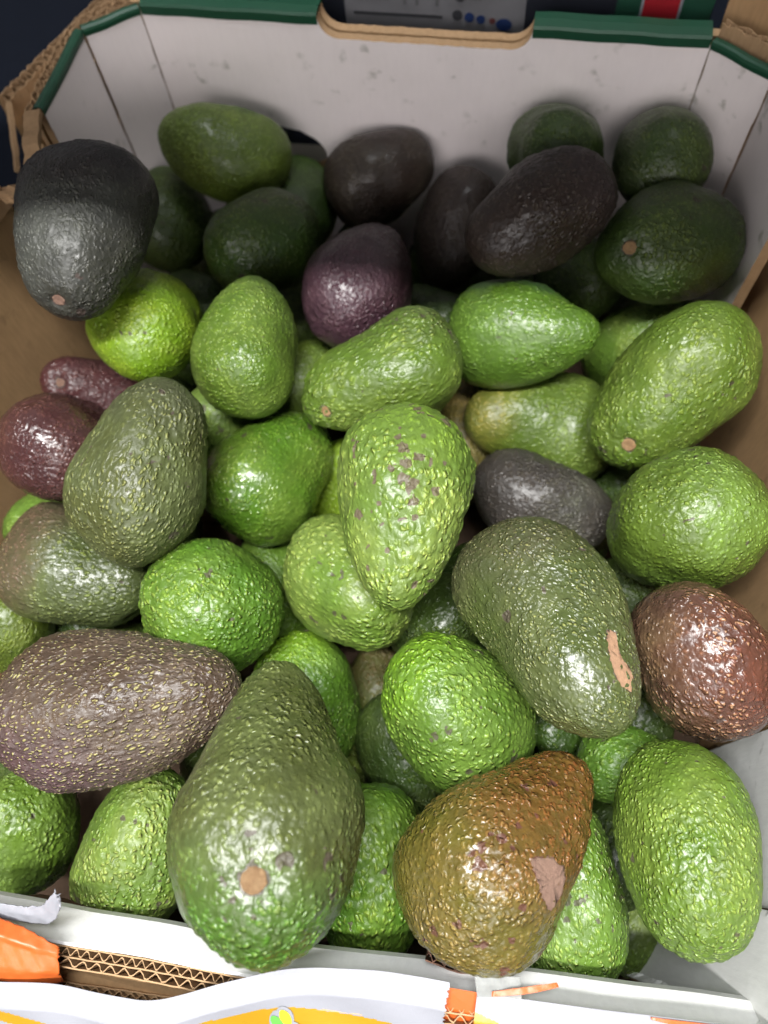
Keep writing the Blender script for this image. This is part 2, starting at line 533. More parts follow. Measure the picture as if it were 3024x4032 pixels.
corrugated('torn_board', [(-0.2895, 0.295), (-0.2935, 0.27), (-0.296, 0.20)], 0.2085, 0.02, 0.0042, 0.0062, M['edge'], side=1)

# right back corner: outer corner board with torn corrugated edge
mesh_obj('outer_corner_panel', [(0.1015, 0.478, 0.235), (0.145, 0.478, 0.228), (0.17, 0.445, 0.228), (0.17, 0.445, 0.10), (0.145, 0.478, 0.10), (0.1015, 0.478, 0.10)],
         [(0, 1, 4, 5), (1, 2, 3, 4)], M['kraft'], BOX)
board3('bent_tongue', (0.1005, 0.470, 0.226), (0.165, 0.470, 0.222), (0.0, 0.001, 0.006), 0.002, M['edge'])
corrugated('torn_board', [(0.0985, 0.4595), (0.118, 0.4475), (0.150, 0.4240)], 0.2075, 0.02, 0.004, 0.0055, M['edge'], side=-1, jag=0.0012)

# ------------------------------------------------------------------ front wall
FR = [(-0.215, -0.0625), (-0.19, -0.062), (-0.145, -0.061), (-0.114, -0.0595), (-0.066, -0.0585), (-0.02, -0.0545), (0.03, -0.050), (0.095, -0.0455), (0.1185, -0.0437), (0.150, -0.0420)]
def resample(p, n):
    xs = [q[0] for q in p]
    ys = [q[1] for q in p]
    X = np.linspace(xs[0], xs[-1], n)
    return list(zip(X.tolist(), np.interp(X, xs, ys).tolist()))
wall('front_panel', resample(FR, 60), 0, lambda t: 0.1495 + 0.0008 * math.sin(t * 40), 0.0012, [M['white2'], M['white2'], M['kraft']], side=1, jag=0.0003, nz=24, shape=[(0, .004), (.4, .010), (.68, -.002), (.82, -.0110), (.87, -.0105), (1, 0)])
off = lambda p, d: [(x, y - d) for x, y in p]
corrugated('front_panel_edge', off(resample(FR, 40), 0.0016), 0.1502, 0.018, 0.0074, 0.0066, M['edge'], side=1, layers=2, jag=0.0004)
corrugated('outer_front_edge', [(-0.200, -0.0815), (-0.16, -0.0785), (-0.145, -0.0775), (-0.098, -0.0745), (-0.07, -0.0735)], 0.1375, 0.02, 0.0058, 0.0078, M['edge'], side=1, layers=2, jag=0.0004)
wall('outer_front_panel', [(-0.215, -0.0875), (-0.10, -0.082), (0.02, -0.062), (0.10, -0.056), (0.145, -0.05)], -0.01, 0.125, 0.004, [M['kraft'], M['edge'], M['paper']], side=1)
# kraft layer in the gap between the two boards
mesh_obj('gap_board', [(-0.2, -0.0705, 0.142), (-0.07, -0.0675, 0.142), (-0.07, -0.0760, 0.133), (-0.2, -0.0825, 0.133)], [(0, 1, 2, 3)], M['kraft'], BOX)
# lower insert whose dark edge shows behind the torn paper, and the torn spot under the front fruit
corrugated('insert_edge', [(-0.185, -0.0565), (-0.1632, -0.0558), (-0.1400, -0.0555), (-0.133, -0.0555)], 0.1225, 0.02, 0.0042, 0.006, M['edge_dark'], side=-1, layers=2, jag=0.0008)
corrugated('insert_edge', [(0.003, -0.0415), (0.0173, -0.0435), (0.030, -0.041), (0.0400, -0.0385)], 0.1400, 0.02, 0.0035, 0.005, M['edge_dark'], side=-1, layers=1, jag=0.001)

# printed paper skin curling off the front
TOP = [(-0.215, -0.083), (-0.1727, -0.0791), (-0.165, -0.078), (-0.1512, -0.0755), (-0.1393, -0.0739), (-0.1228, -0.0741), (-0.1017, -0.0732), (-0.0891, -0.0683), (-0.0766, -0.0623), (-0.0639, -0.0572), (-0.054, -0.0531), (-0.0408, -0.0498), (-0.0142, -0.046), (0.0003, -0.0453), (0.0131, -0.045)]
YEL = [(-0.215, 0.007), (-0.1741, 0.0084), (-0.1664, 0.0093), (-0.1562, 0.0124), (-0.1391, 0.0164), (-0.1178, 0.0178), (-0.1018, 0.0149), (-0.0919, 0.0122), (-0.0766, 0.0134), (-0.0636, 0.0134), (-0.05, 0.0141), (-0.0367, 0.0159), (-0.0121, 0.0183), (0.0017, 0.0195), (0.0165, 0.0206)]
def smooth_interp(tab, x, w=0.006):
    xs = np.array([p[0] for p in tab]); ys = np.array([p[1] for p in tab])
    return float(np.mean([np.interp(x + d, xs, ys) for d in np.linspace(-w, w, 7)]))
def sheet(name, x0, x1, topf, yelf, yel2f, z0, nx=110, ny=34, length=0.06, torn=0.0):
    verts, faces, idx = [], [], []
    rng = random.Random(5)
    tj = [rng.uniform(-torn, torn) for _ in range(ny + 1)]
    for i in range(nx + 1):
        x = x0 + (x1 - x0) * i / nx
        yt = topf(x)
        for j in range(ny + 1):
            s = length * j / ny
            crease = 0.0010 * math.sin(x * 55 + s * 60) * min(1, s / 0.01) + 0.0007 * math.sin(x * 140 - s * 230) * min(1, s / 0.01)
            xx = x + (tj[j] if i == nx else 0)
            # rises a little, rolls over, then falls outwards
            verts.append((xx, yt - s, z0 - 0.25 * s - 0.75 * max(0.0, s - 0.010) + crease))
    for i in range(nx):
        for j in range(ny):
            a = i * (ny + 1) + j
            faces.append((a, a + 1, a + ny + 2, a + ny + 1))
            x = x0 + (x1 - x0) * (i + 0.5) / nx
            s = length * (j + 0.5) / ny
            y1, y2 = yelf(x), yel2f(x)
            idx.append(1 if y1 < s < y2 else 0)
    return mesh_obj(name, verts, faces, [M['paper'], M['yellow']], BOX, True, idx)
def band_end(x):
    # the yellow band is a narrow swoosh at the left that widens to the right
    return smooth_interp(YEL, x) + (0.0045 - 0.02 * max(0, -0.165 - x) if x < -0.12 else 0.0045 + (x + 0.12) * 1.2)
s1 = sheet('printed_paper', -0.215, 0.0131, lambda x: smooth_interp(TOP, x), lambda x: smooth_interp(YEL, x), band_end, 0.160, nx=300, ny=120, torn=0.0006)
TOP2 = [(0.010, -0.0475), (0.0239, -0.0470), (0.0288, -0.0466), (0.051, -0.0451), (0.072, -0.0437), (0.0927, -0.0419), (0.1332, -0.0387), (0.16, -0.037)]
sheet('printed_paper', 0.0245, 0.150, lambda x: smooth_interp(TOP2, x), lambda x: 0.0062 + 0.30 * (x - 0.024), lambda x: 0.0062 + 0.30 * (x - 0.024) + 0.012, 0.1575, nx=200, ny=120)
# orange skin between the two papers, at the left corner, and the slivers on the right
mesh_obj('orange_skin', [(0.0100, -0.0475, 0.1555), (0.028, -0.0468, 0.1555), (0.028, -0.0550, 0.1500), (0.010, -0.0550, 0.150), (0.028, -0.085, 0.12), (0.010, -0.085, 0.12)], [(0, 3, 2, 1), (3, 5, 4, 2)], M['orange'], BOX)
def patch(name, rings, mat, sub=2, parent=BOX, jag=0.0):
    """thin sheet through rows of points; the far end may be torn"""
    G3 = np.array(rings, float)
    nr, nc = G3.shape[:2]
    NR, NC = nr * 5, nc * 6
    def res(arr, n, axis):
        m_ = arr.shape[axis]
        x = np.linspace(0, m_ - 1, n)
        i0 = np.clip(np.floor(x).astype(int), 0, m_ - 2)
        f_ = x - i0
        f_ = f_ * .55 + (f_ * f_ * (3 - 2 * f_)) * .45
        a_, b_ = np.take(arr, i0, axis), np.take(arr, i0 + 1, axis)
        sh = [1] * arr.ndim; sh[axis] = n
        return a_ + (b_ - a_) * f_.reshape(sh)
    G3 = res(res(G3, NR, 0), NC, 1)
    rng = np.random.default_rng(len(name) + nr * 7 + nc)
    if jag:
        G3[:, -1, :2] += rng.uniform(-jag, jag, (NR, 2))
        G3[0, :, 1] += rng.uniform(-jag, jag, NC) * .5
        G3[-1, :, 1] += rng.uniform(-jag, jag, NC) * .5
    G3[..., 2] += .00035 * np.sin(G3[..., 0] * 900 + 3) * np.sin(G3[..., 1] * 700)
    faces = [(a * NC + b, a * NC + b + 1, (a + 1) * NC + b + 1, (a + 1) * NC + b) for a in range(NR - 1) for b in range(NC - 1)]
    o = mesh_obj(name, G3.reshape(-1, 3).tolist(), faces, mat, parent, True)
    so = o.modifiers.new('paper', 'SOLIDIFY'); so.thickness = 0.0004
    return o
patch('orange_skin', [[(-0.200, -0.0535, 0.161), (-0.1697, -0.0562, 0.162), (-0.160, -0.0572, 0.1625), (-0.1530, -0.0592, 0.162), (-0.1450, -0.0617, 0.159)],
                      [(-0.200, -0.0590, 0.1655), (-0.1685, -0.0612, 0.166), (-0.159, -0.0622, 0.1655), (-0.1520, -0.0632, 0.1635), (-0.1440, -0.0642, 0.159)],
                      [(-0.200, -0.0612, 0.1635), (-0.1680, -0.0632, 0.1640), (-0.158, -0.0640, 0.1630), (-0.1515, -0.0650, 0.1615), (-0.1437, -0.0655, 0.158)],
                      [(-0.200, -0.0720, 0.160), (-0.1650, -0.0722, 0.160), (-0.156, -0.0722, 0.159), (-0.1490, -0.0718, 0.1575), (-0.1432, -0.0712, 0.155)],
                      [(-0.200, -0.0800, 0.154), (-0.1640, -0.0785, 0.154), (-0.154, -0.0780, 0.153), (-0.1480, -0.0772, 0.150), (-0.1437, -0.0755, 0.147)]], M['orange'], 1, jag=0.0006)
patch('torn_white_paper', [[(-0.200, -0.0520, 0.160), (-0.1719, -0.0505, 0.161), (-0.1620, -0.0497, 0.162), (-0.1545, -0.0478, 0.165), (-0.1500, -0.0440, 0.170), (-0.1478, -0.0408, 0.172)],
                           [(-0.200, -0.0545, 0.158), (-0.1710, -0.0535, 0.159), (-0.1610, -0.0527, 0.160), (-0.1535, -0.0508, 0.162), (-0.1485, -0.0472, 0.166), (-0.1464, -0.0428, 0.170)],
                           [(-0.200, -0.0575, 0.155), (-0.1700, -0.0566, 0.156), (-0.1605, -0.0560, 0.156), (-0.1530, -0.0550, 0.157), (-0.1490, -0.0520, 0.160), (-0.1468, -0.0470, 0.165)]], M['paper'], jag=0.0009)
patch('grey_tape', [[(0.0228, -0.0412, 0.1535), (0.0320, -0.0402, 0.1542), (0.0409, -0.0389, 0.1535)],
                    [(0.0236, -0.0445, 0.1555), (0.0328, -0.0433, 0.1562), (0.0412, -0.0418, 0.1555)],
                    [(0.0246, -0.0485, 0.1590), (0.0336, -0.0470, 0.1592), (0.0415, -0.0455, 0.159)]], M['tape'], 1)
patch('orange_skin', [[(0.0300, -0.0452, 0.1585), (0.0430, -0.0412, 0.1582), (0.0545, -0.0378, 0.157)], [(0.0300, -0.0470, 0.1586), (0.0440, -0.0434, 0.1585), (0.0555, -0.0392, 0.157)]], M['orange'], 1)
patch('orange_skin', [[(0.0900, -0.0426, 0.1583), (0.1150, -0.0404, 0.1583), (0.145, -0.0380, 0.158)], [(0.0905, -0.0434, 0.1586), (0.1150, -0.0436, 0.1560), (0.145, -0.0430, 0.155)]], M['orange'], 1)
# little leaf emblem printed on the yellow band: white surround, green leaf, yellow leaf
def emblem(name, cx, s0, shapes, mat, lift):
    verts, faces = [], []
    for (dx, ds, ax, bx, ang) in shapes:
        b0 = len(verts); n = 24
        for i in range(n):
            a = 2 * math.pi * i / n
            u, w = ax * math.cos(a), bx * math.sin(a) * (abs(math.sin(a)) ** 0.25)
            ca, sa = math.cos(math.radians(ang)), math.sin(math.radians(ang))
            x = cx + dx + u * ca - w * sa
            s = s0 + ds - (u * sa + w * ca)
            yt = smooth_interp(TOP, x)
            crease = 0.0010 * math.sin(x * 55 + s * 60) + 0.0007 * math.sin(x * 140 - s * 230)
            verts.append((x, yt - s, 0.160 - 0.25 * s - 0.75 * max(0.0, s - 0.010) + crease + lift))
        faces.append(tuple(range(b0, b0 + n)))
    return mesh_obj(name, verts, faces, mat, s1)
EC, ES = -0.0505, 0.0190
emblem('emblem_ground', EC, ES, [(-0.0012, 0.0008, 0.0052, 0.0034, 112), (0.0012, -0.0005, 0.0052, 0.0034, 118), (0.0035, 0.0045, 0.006, 0.0035, 160)], M['paper'], 0.0005)
emblem('emblem_leaf', EC, ES, [(-0.0016, 0.0012, 0.0038, 0.0018, 128)], M['leaf_green'], 0.0009)
emblem('emblem_leaf', EC, ES, [(0.0016, -0.0004, 0.0040, 0.0019, 122)], M['leaf_yellow'], 0.0009)

# ------------------------------------------------------------------ carton standing behind the box
CB = empty('printed_carton', (-0.1, 0.6, -0.03))
tag(CB, 'dark printed carton with a grey text label seen behind the back wall through the slot', 'carton')
FY = 0.497
v, f = box_faces(-0.255, 0.098, FY, 0.75, -0.02, 0.245)
mesh_obj('carton_body', v, f, M['carton'], CB)
def decal(name, x0, x1, z0, z1, mat, lift, par=CB, y=FY):
    return mesh_obj(name, [(x0, y - lift, z0), (x1, y - lift, z0), (x1, y - lift, z1), (x0, y - lift, z1)], [(0, 1, 2, 3)], mat, par)
lab = decal('paper_label', -0.134, -0.0155, 0.145, 0.235, M['label'], 0.001)
for i in range(9):
    z = 0.187 + i * 0.0042
    decal('text_line', -0.128, -0.128 + random.uniform(0.020, 0.030), z, z + 0.0017, M['ink_grey'], 0.0015, lab)
for x in (-0.0945, -0.0865, -0.0735):
    decal('text_column', x, x + 0.002, 0.1845, 0.222, M['ink_grey'], 0.0015, lab)
decal('text_line', -0.128, -0.069, 0.1765, 0.1785, M['ink'], 0.0015, lab)
decal('text_line', -0.060, -0.0215, 0.1995, 0.2035, M['ink_red'], 0.0015, lab)
for i in range(3):
    decal('text_line', -0.052, -0.052 + (0.011, 0.0225, 0.008)[i], 0.1950 - i * 0.0027, 0.1963 - i * 0.0027, M['ink_red' if i == 0 else 'ink_grey'], 0.0015, lab)
def disc(name, cx, cz, rx, rz, mat, lift=0.0016):
    n = 28
    return mesh_obj(name, [(cx + rx * math.cos(2 * math.pi * i / n), FY - lift, cz + rz * math.sin(2 * math.pi * i / n)) for i in range(n)], [tuple(range(n))], mat, lab)
disc('round_mark', -0.0575, 0.1925, 0.0042, 0.0042, M['ink'])
disc('round_mark', -0.0575, 0.1925, 0.0022, 0.0022, M['ink_grey'], 0.002)
disc('round_mark', -0.0590, 0.1795, 0.0034, 0.0034, M['ink'])
disc('round_mark', -0.0512, 0.1785, 0.0032, 0.0032, M['ink_blue'])
disc('round_mark', -0.0437, 0.1775, 0.0029, 0.0029, M['ink_blue'])
disc('round_mark', -0.0362, 0.1770, 0.0020, 0.0020, M['ink_red'])
disc('round_mark', -0.0285, 0.1750, 0.0052, 0.0040, M['ink_blue'])
decal('grey_band', -0.005, 0.040, 0.205, 0.245, M['label'], 0.001)
decal('green_band', 0.040, 0.0975, 0.17, 0.245, M['carton_green'], 0.001)
rl = decal('red_label', 0.0545, 0.0790, 0.1830, 0.240, M['paper'], 0.0014)
decal('red_field', 0.0562, 0.0773, 0.1836, 0.239, M['red'], 0.0018, rl)
decal('beige_band', -0.25, -0.10, 0.0445, 0.0680, M['beige'], 0.001)
decal('rust_band', -0.25, -0.10, 0.0280, 0.0443, M['rust'], 0.001)

# ------------------------------------------------------------------ avocado skin
def skin(name, c1, c2, speck=(0.30, 0.38, 0.07), spk=0.5, rough=0.36, spots=0.3, seed=0, spotcol=(0.040, 0.025, 0.022), pz=None, wax=0.0, cell=400, stretch=0.8, bump=1.0, spec=0.5):
    """colour and gloss only: the pebbles, dots and scab fields come with the mesh"""
    t = NT(name)
    co = t.n('TexCoord').outputs['Object']
    v0 = t.vmath('ADD', co, (seed * 1.37 % 7, seed * 2.11 % 5, seed * 0.73 % 3))
    at = lambda nm: t.n('Attribute', {'attribute_type': 'GEOMETRY', 'attribute_name': nm}).outputs['Fac']
    spot, bald = at('scab'), at('pebble')
    vs = t.vmath('MULTIPLY', v0, (1.0, 1.0, stretch))
    wn = t.n('TexNoise', None, Vector=vs, Scale=330.0, Detail=1.0)
    ridge = wn.outputs[0]
    vw = t.vmath('MULTIPLY_ADD', t.n('CombineXYZ', None, X=ridge, Y=ridge, Z=ridge).outputs[0], (0.0036, -0.0027, 0.0031))
    t.set(vw.node.inputs[2], vs)
    vor = t.n('TexVoronoi', {'feature': 'F1'}, Vector=vw, Scale=float(cell), Randomness=0.95)
    rnd = t.n('SeparateColor', None, Color=vor.outputs['Color']).outputs[0]
    nub = t.math('MULTIPLY', t.ramp(vor.outputs['Distance'], 0.62, 0.05), t.ramp(rnd, 0.0, 0.7, 0.35, 1.0))
    peb = t.math('MULTIPLY', nub, bald)
    broad = t.noise(v0, 30, 2, 0.55)
    mid = t.noise(v0, 120, 2, 0.6)
    fine = t.noise(v0, 800, 1, 0.6)
    c = t.mix(t.ramp(broad, 0.38, 0.62), c1, c2)
    if pz:                       # pigment that comes in towards one side or end of the fruit
        (dx, dy, dz), lo, hi, pc = pz
        dt = t.n('VectorMath', {'operation': 'DOT_PRODUCT'}, _0=co, _1=(dx, dy, dz)).outputs['Value']
        dt = t.math('ADD', dt, t.math('MULTIPLY', t.math('SUBTRACT', broad, 0.5), 0.034))
        dt = t.math('ADD', dt, t.math('MULTIPLY', t.math('SUBTRACT', mid, 0.5), 0.018))
        c = t.mix(t.ramp(dt, lo, hi), c, pc)
    c = t.mix(t.ramp(mid, 0.38, 0.68, 0, 0.50), c, (c1[0] * 0.50, c1[1] * 0.50, c1[2] * 0.6))
    pf = t.math('ADD', peb, t.math('MULTIPLY', t.math('SUBTRACT', fine, 0.5), 0.35))
    c = t.mix(t.ramp(pf, 0.36, 0.02, 0, 0.55), c, (c1[0] * 0.42, c1[1] * 0.45, c1[2] * 0.5))
    c = t.mix(t.ramp(pf, 0.36, 0.80, 0, spk * 0.9), c, speck)
    sc = t.ramp(t.math('ADD', spot, t.math('MULTIPLY', t.math('SUBTRACT', fine, 0.5), 0.22)), 0.5, 0.58)
    c = t.mix(t.math('MULTIPLY', sc, 0.78), c, spotcol)
    b = t.n('BsdfPrincipled', None, Base_Color=c)
    rr = t.ramp(t.math('MULTIPLY_ADD', broad, 0.6, t.math('MULTIPLY', mid, 0.4)), 0.36, 0.64, rough - 0.05, rough + 0.11)
    t.set(b.inputs['Roughness'], t.math('ADD', rr, t.math('MULTIPLY', sc, 0.2)))
    b.inputs['Specular IOR Level'].default_value = spec
    b.inputs['Coat Weight'].default_value = wax
    b.inputs['Coat Roughness'].default_value = 0.2
    bp = t.n('Bump', None, Strength=1.0, Distance=0.00105 * bump, Height=t.math('ADD', t.math('MULTIPLY_ADD', peb, 0.78, t.math('MULTIPLY', ridge, 0.56)), t.math('MULTIPLY', fine, 0.10)))
    t.set(b.inputs['Normal'], bp.outputs[0])
    t.set(t.out.inputs['Surface'], b.outputs[0])
    return t.m

# ---- noise on arrays
def _hash(ix, iy, iz, k):
    h = (ix.astype(np.uint32) * np.uint32(73856093)) ^ (iy.astype(np.uint32) * np.uint32(19349663)) ^ (iz.astype(np.uint32) * np.uint32(83492791)) ^ np.uint32(k * 2654435761 % 4294967296)
    h ^= h >> np.uint32(15); h *= np.uint32(2246822519); h ^= h >> np.uint32(13); h *= np.uint32(3266489917); h ^= h >> np.uint32(16)
    return h.astype(np.float64) / 4294967295.0
def vnoise(p, k=0):
    """smooth value noise 0..1, unit lattice"""
    i = np.floor(p).astype(np.int64); f = p - i
    f = f * f * f * (f * (f * 6 - 15) + 10)
    out = 0
    for dx in (0, 1):
        for dy in (0, 1):
            for dz in (0, 1):
                w = (f[..., 0] if dx else 1 - f[..., 0]) * (f[..., 1] if dy else 1 - f[..., 1]) * (f[..., 2] if dz else 1 - f[..., 2])
                out = out + w * _hash(i[..., 0] + dx + 7000, i[..., 1] + dy + 7000, i[..., 2] + dz + 7000, k)
    return out
def cells(p, k=0, jit=0.85):
    """distance to the nearest scattered point and that point's random value"""
    i = np.floor(p).astype(np.int64)
    best = np.full(p.shape[:-1], 9.0); val = np.zeros(p.shape[:-1]); second = best.copy()
    for dx in (-1, 0, 1):
        for dy in (-1, 0, 1):
            for dz in (-1, 0, 1):
                a, b_, c_ = i[..., 0] + dx + 7000, i[..., 1] + dy + 7000, i[..., 2] + dz + 7000
                hx, hy, hz = _hash(a, b_, c_, k + 1), _hash(a, b_, c_, k + 2), _hash(a, b_, c_, k + 3)
                qx = i[..., 0] + dx + .5 + (hx - .5) * jit - p[..., 0]
                qy = i[..., 1] + dy + .5 + (hy - .5) * jit - p[..., 1]
                qz = i[..., 2] + dz + .5 + (hz - .5) * jit - p[..., 2]
                d = np.sqrt(qx * qx + qy * qy + qz * qz)
                m = d < best
                second = np.where(m, best, np.minimum(second, d))
                best = np.where(m, d, best); val = np.where(m, (hx * 7.31 + hy * 3.7) % 1.0, val)
    return best, second, val

def cork(name, col, dark):
    t = NT(name)
    co = t.n('TexCoord').outputs['Object']
    n1 = t.noise(co, 420, 4, 0.7)
    n2 = t.n('TexVoronoi', {'feature': 'DISTANCE_TO_EDGE'}, Vector=t.vmath('ADD', co, t.n('TexNoise', None, Vector=co, Scale=500.0).outputs[1]), Scale=520.0).outputs['Distance']
    c = t.mix(t.ramp(n1, 0.3, 0.75), col, dark)
    b = t.n('BsdfPrincipled', None, Base_Color=c, Roughness=0.85)
    bp = t.n('Bump', None, Strength=1.0, Distance=0.0009, Height=t.math('ADD', n1, t.math('MULTIPLY', n2, 1.5)))
    t.set(b.inputs['Normal'], bp.outputs[0])
    t.set(t.out.inputs['Surface'], b.outputs[0])
    return t.m
M['cork'] = cork('stem_cork', (0.66, 0.42, 0.21), (0.46, 0.25, 0.11))
M['cork2'] = cork('scar_cork', (0.74, 0.44, 0.26), (0.54, 0.30, 0.17))
M['cork3'] = cork('scar_cork_grey', (0.46, 0.28, 0.20), (0.32, 0.18, 0.13))

# id: centre x y z, axis towards the neck, widest diameter, length, taper
FRUIT = {
1:(-0.2259,0.2662,0.2057, 0.036,-0.995,-0.088, 0.0700,0.0994,0.28),
2:(-0.2053,0.4070,0.1360, -0.921,-0.126,0.369, 0.0597,0.0897,0.20),
3:(-0.2586,0.3925,0.0828, -0.172,0.931,0.321, 0.0614,0.0798,0.15),
4:(-0.1607,0.3403,0.1273, 0.434,0.848,-0.305, 0.0626,0.0813,0.15),
5:(-0.1642,0.4119,0.0850, -0.215,0.976,0.031, 0.0615,0.0799,0.15),
6:(-0.1019,0.4211,0.1104, 0.935,0.335,0.115, 0.0590,0.0822,0.20),
7:(-0.0442,0.3983,0.0910, -0.214,-0.719,-0.661, 0.0551,0.0923,0.20),
8:(0.0098,0.3388,0.1729, -0.751,-0.637,-0.174, 0.0586,0.0879,0.15),
9:(0.0154,0.4134,0.1509, -0.071,-0.671,0.739, 0.0591,0.0768,0.15),
10:(0.0822,0.4124,0.1506, -0.149,-0.745,0.650, 0.0606,0.0788,0.15),
11:(0.0879,0.3489,0.1462, -0.801,-0.473,0.367, 0.0678,0.0950,0.18),
12:(-0.0925,0.3117,0.1313, 0.195,0.979,-0.061, 0.0652,0.0913,0.20),
13:(-0.2126,0.2573,0.1379, -0.263,0.774,-0.575, 0.0620,0.0806,0.12),
14:(-0.1457,0.2472,0.1450, -0.161,0.985,-0.058, 0.0621,0.0869,0.25),
15:(-0.2435,0.2314,0.0826, -0.635,-0.109,0.765, 0.0520,0.0989,0.28),
16:(-0.2388,0.1749,0.1313, 0.060,0.669,-0.741, 0.0606,0.0849,0.20),
17:(-0.1732,0.1498,0.1644, 0.243,0.928,0.281, 0.0654,0.0970,0.15),
18:(-0.1277,0.1897,0.0996, 0.333,0.933,-0.134, 0.0662,0.0913,0.25),
19:(-0.1744,0.2226,0.0848, 0.212,0.171,0.962, 0.0507,0.0659,0.15),
20:(-0.0647,0.2379,0.1429, -0.846,-0.504,-0.177, 0.0642,0.0913,0.26),
21:(0.0102,0.2878,0.1292, 0.902,-0.206,0.380, 0.0659,0.0935,0.38),
22:(0.0871,0.3285,0.0696, 0.387,0.151,0.910, 0.0593,0.0770,0.15),
23:(0.0945,0.2561,0.1349, -0.533,-0.631,-0.565, 0.0680,0.1048,0.20),
24:(0.0294,0.2605,0.0755, -0.908,-0.174,0.382, 0.0692,0.1038,0.40),
25:(-0.0180,0.2529,0.0526, -0.030,0.874,0.485, 0.0467,0.0903,0.50),
26:(-0.0378,0.1509,0.1651, 0.136,-0.989,0.055, 0.0712,0.0997,0.38),
27:(0.0369,0.2023,0.0810, 0.983,-0.182,-0.001, 0.0587,0.0861,0.25),
28:(0.1045,0.1779,0.1305, -0.008,0.095,-0.995, 0.0733,0.0952,0.15),
29:(-0.0885,0.2052,0.0644, 0.012,0.424,0.905, 0.0478,0.0622,0.15),
61:(-0.1122,0.2116,0.0255, -0.133,0.897,0.422, 0.0518,0.0680,0.15),
30:(-0.0653,0.1254,0.1117, 0.781,-0.567,0.261, 0.0628,0.0848,0.15),
31:(0.0409,0.1056,0.1580, 0.495,-0.792,0.357, 0.0700,0.1204,0.35),
32:(0.1154,0.1054,0.1369, -0.590,0.613,0.524, 0.0628,0.0754,0.06),
33:(0.0964,0.1590,0.0398, -0.217,0.442,0.870, 0.0547,0.0711,0.15),
34:(-0.2202,0.1087,0.1087, 0.945,-0.238,0.222, 0.0657,0.0919,0.20),
35:(-0.1371,0.0984,0.1122, -0.317,0.228,-0.921, 0.0742,0.0964,0.10),
36:(-0.1192,0.1359,0.0482, -0.323,0.882,0.343, 0.0529,0.0794,0.15),
38:(-0.2680,0.0754,0.0711, 0.557,0.287,0.780, 0.0478,0.0622,0.15),
39:(-0.1529,0.0370,0.1508, 0.951,0.257,0.172, 0.0716,0.1232,0.36),
40:(-0.0839,0.0646,0.0650, -0.162,0.626,0.763, 0.0633,0.0886,0.15),
41:(-0.0172,0.1217,0.0798, 0.721,-0.083,0.688, 0.0505,0.0657,0.15),
42:(-0.0454,0.0693,0.0228, -0.166,0.974,0.154, 0.0473,0.0918,0.20),
43:(0.0022,0.0639,0.1117, -0.421,0.219,0.880, 0.0726,0.0944,0.12),
44:(0.0590,0.0689,0.0541, -0.165,0.473,0.865, 0.0445,0.0579,0.15),
45:(0.0914,0.0600,0.0862, 0.921,0.306,0.242, 0.0395,0.0520,0.15),
46:(0.1084,0.0234,0.1363, 0.063,-0.942,0.329, 0.0613,0.0931,0.15),
47:(-0.0672,0.0094,0.1813, -0.158,0.901,-0.405, 0.0732,0.1229,0.42),
48:(-0.1444,-0.0241,0.0972, 0.148,0.856,0.494, 0.0588,0.0835,0.15),
49:(-0.2230,-0.0285,0.0651, 0.226,0.529,0.818, 0.0600,0.0780,0.12),
50:(-0.0327,-0.0140,0.0849, -0.151,0.848,0.507, 0.0638,0.0905,0.12),
51:(0.0319,0.0089,0.1407, 0.589,0.758,-0.281, 0.0745,0.1029,0.50),
52:(0.0659,-0.0061,0.0897, -0.250,0.961,0.118, 0.0548,0.0878,0.15),
53:(0.1180,-0.0157,0.0105, 0.445,0.892,0.077, 0.0408,0.0566,0.15),
55:(0.0457,0.3734,0.0850, 0.330,-0.593,0.734, 0.0571,0.0742,0.15),
56:(-0.2147,0.3178,0.0850, 0.894,-0.208,0.398, 0.0453,0.0588,0.15),
57:(-0.0532,0.3291,0.0798, 0.849,-0.251,0.464, 0.0475,0.0618,0.15),
58:(-0.1270,0.2654,0.0809, 0.442,0.687,0.577, 0.0460,0.0621,0.20),
59:(-0.2639,0.1447,0.0780, 0.933,-0.012,0.361, 0.0436,0.0566,0.15),
60:(0.0889,0.2451,0.0331, 0.529,-0.306,0.791, 0.0437,0.0568,0.15),
}
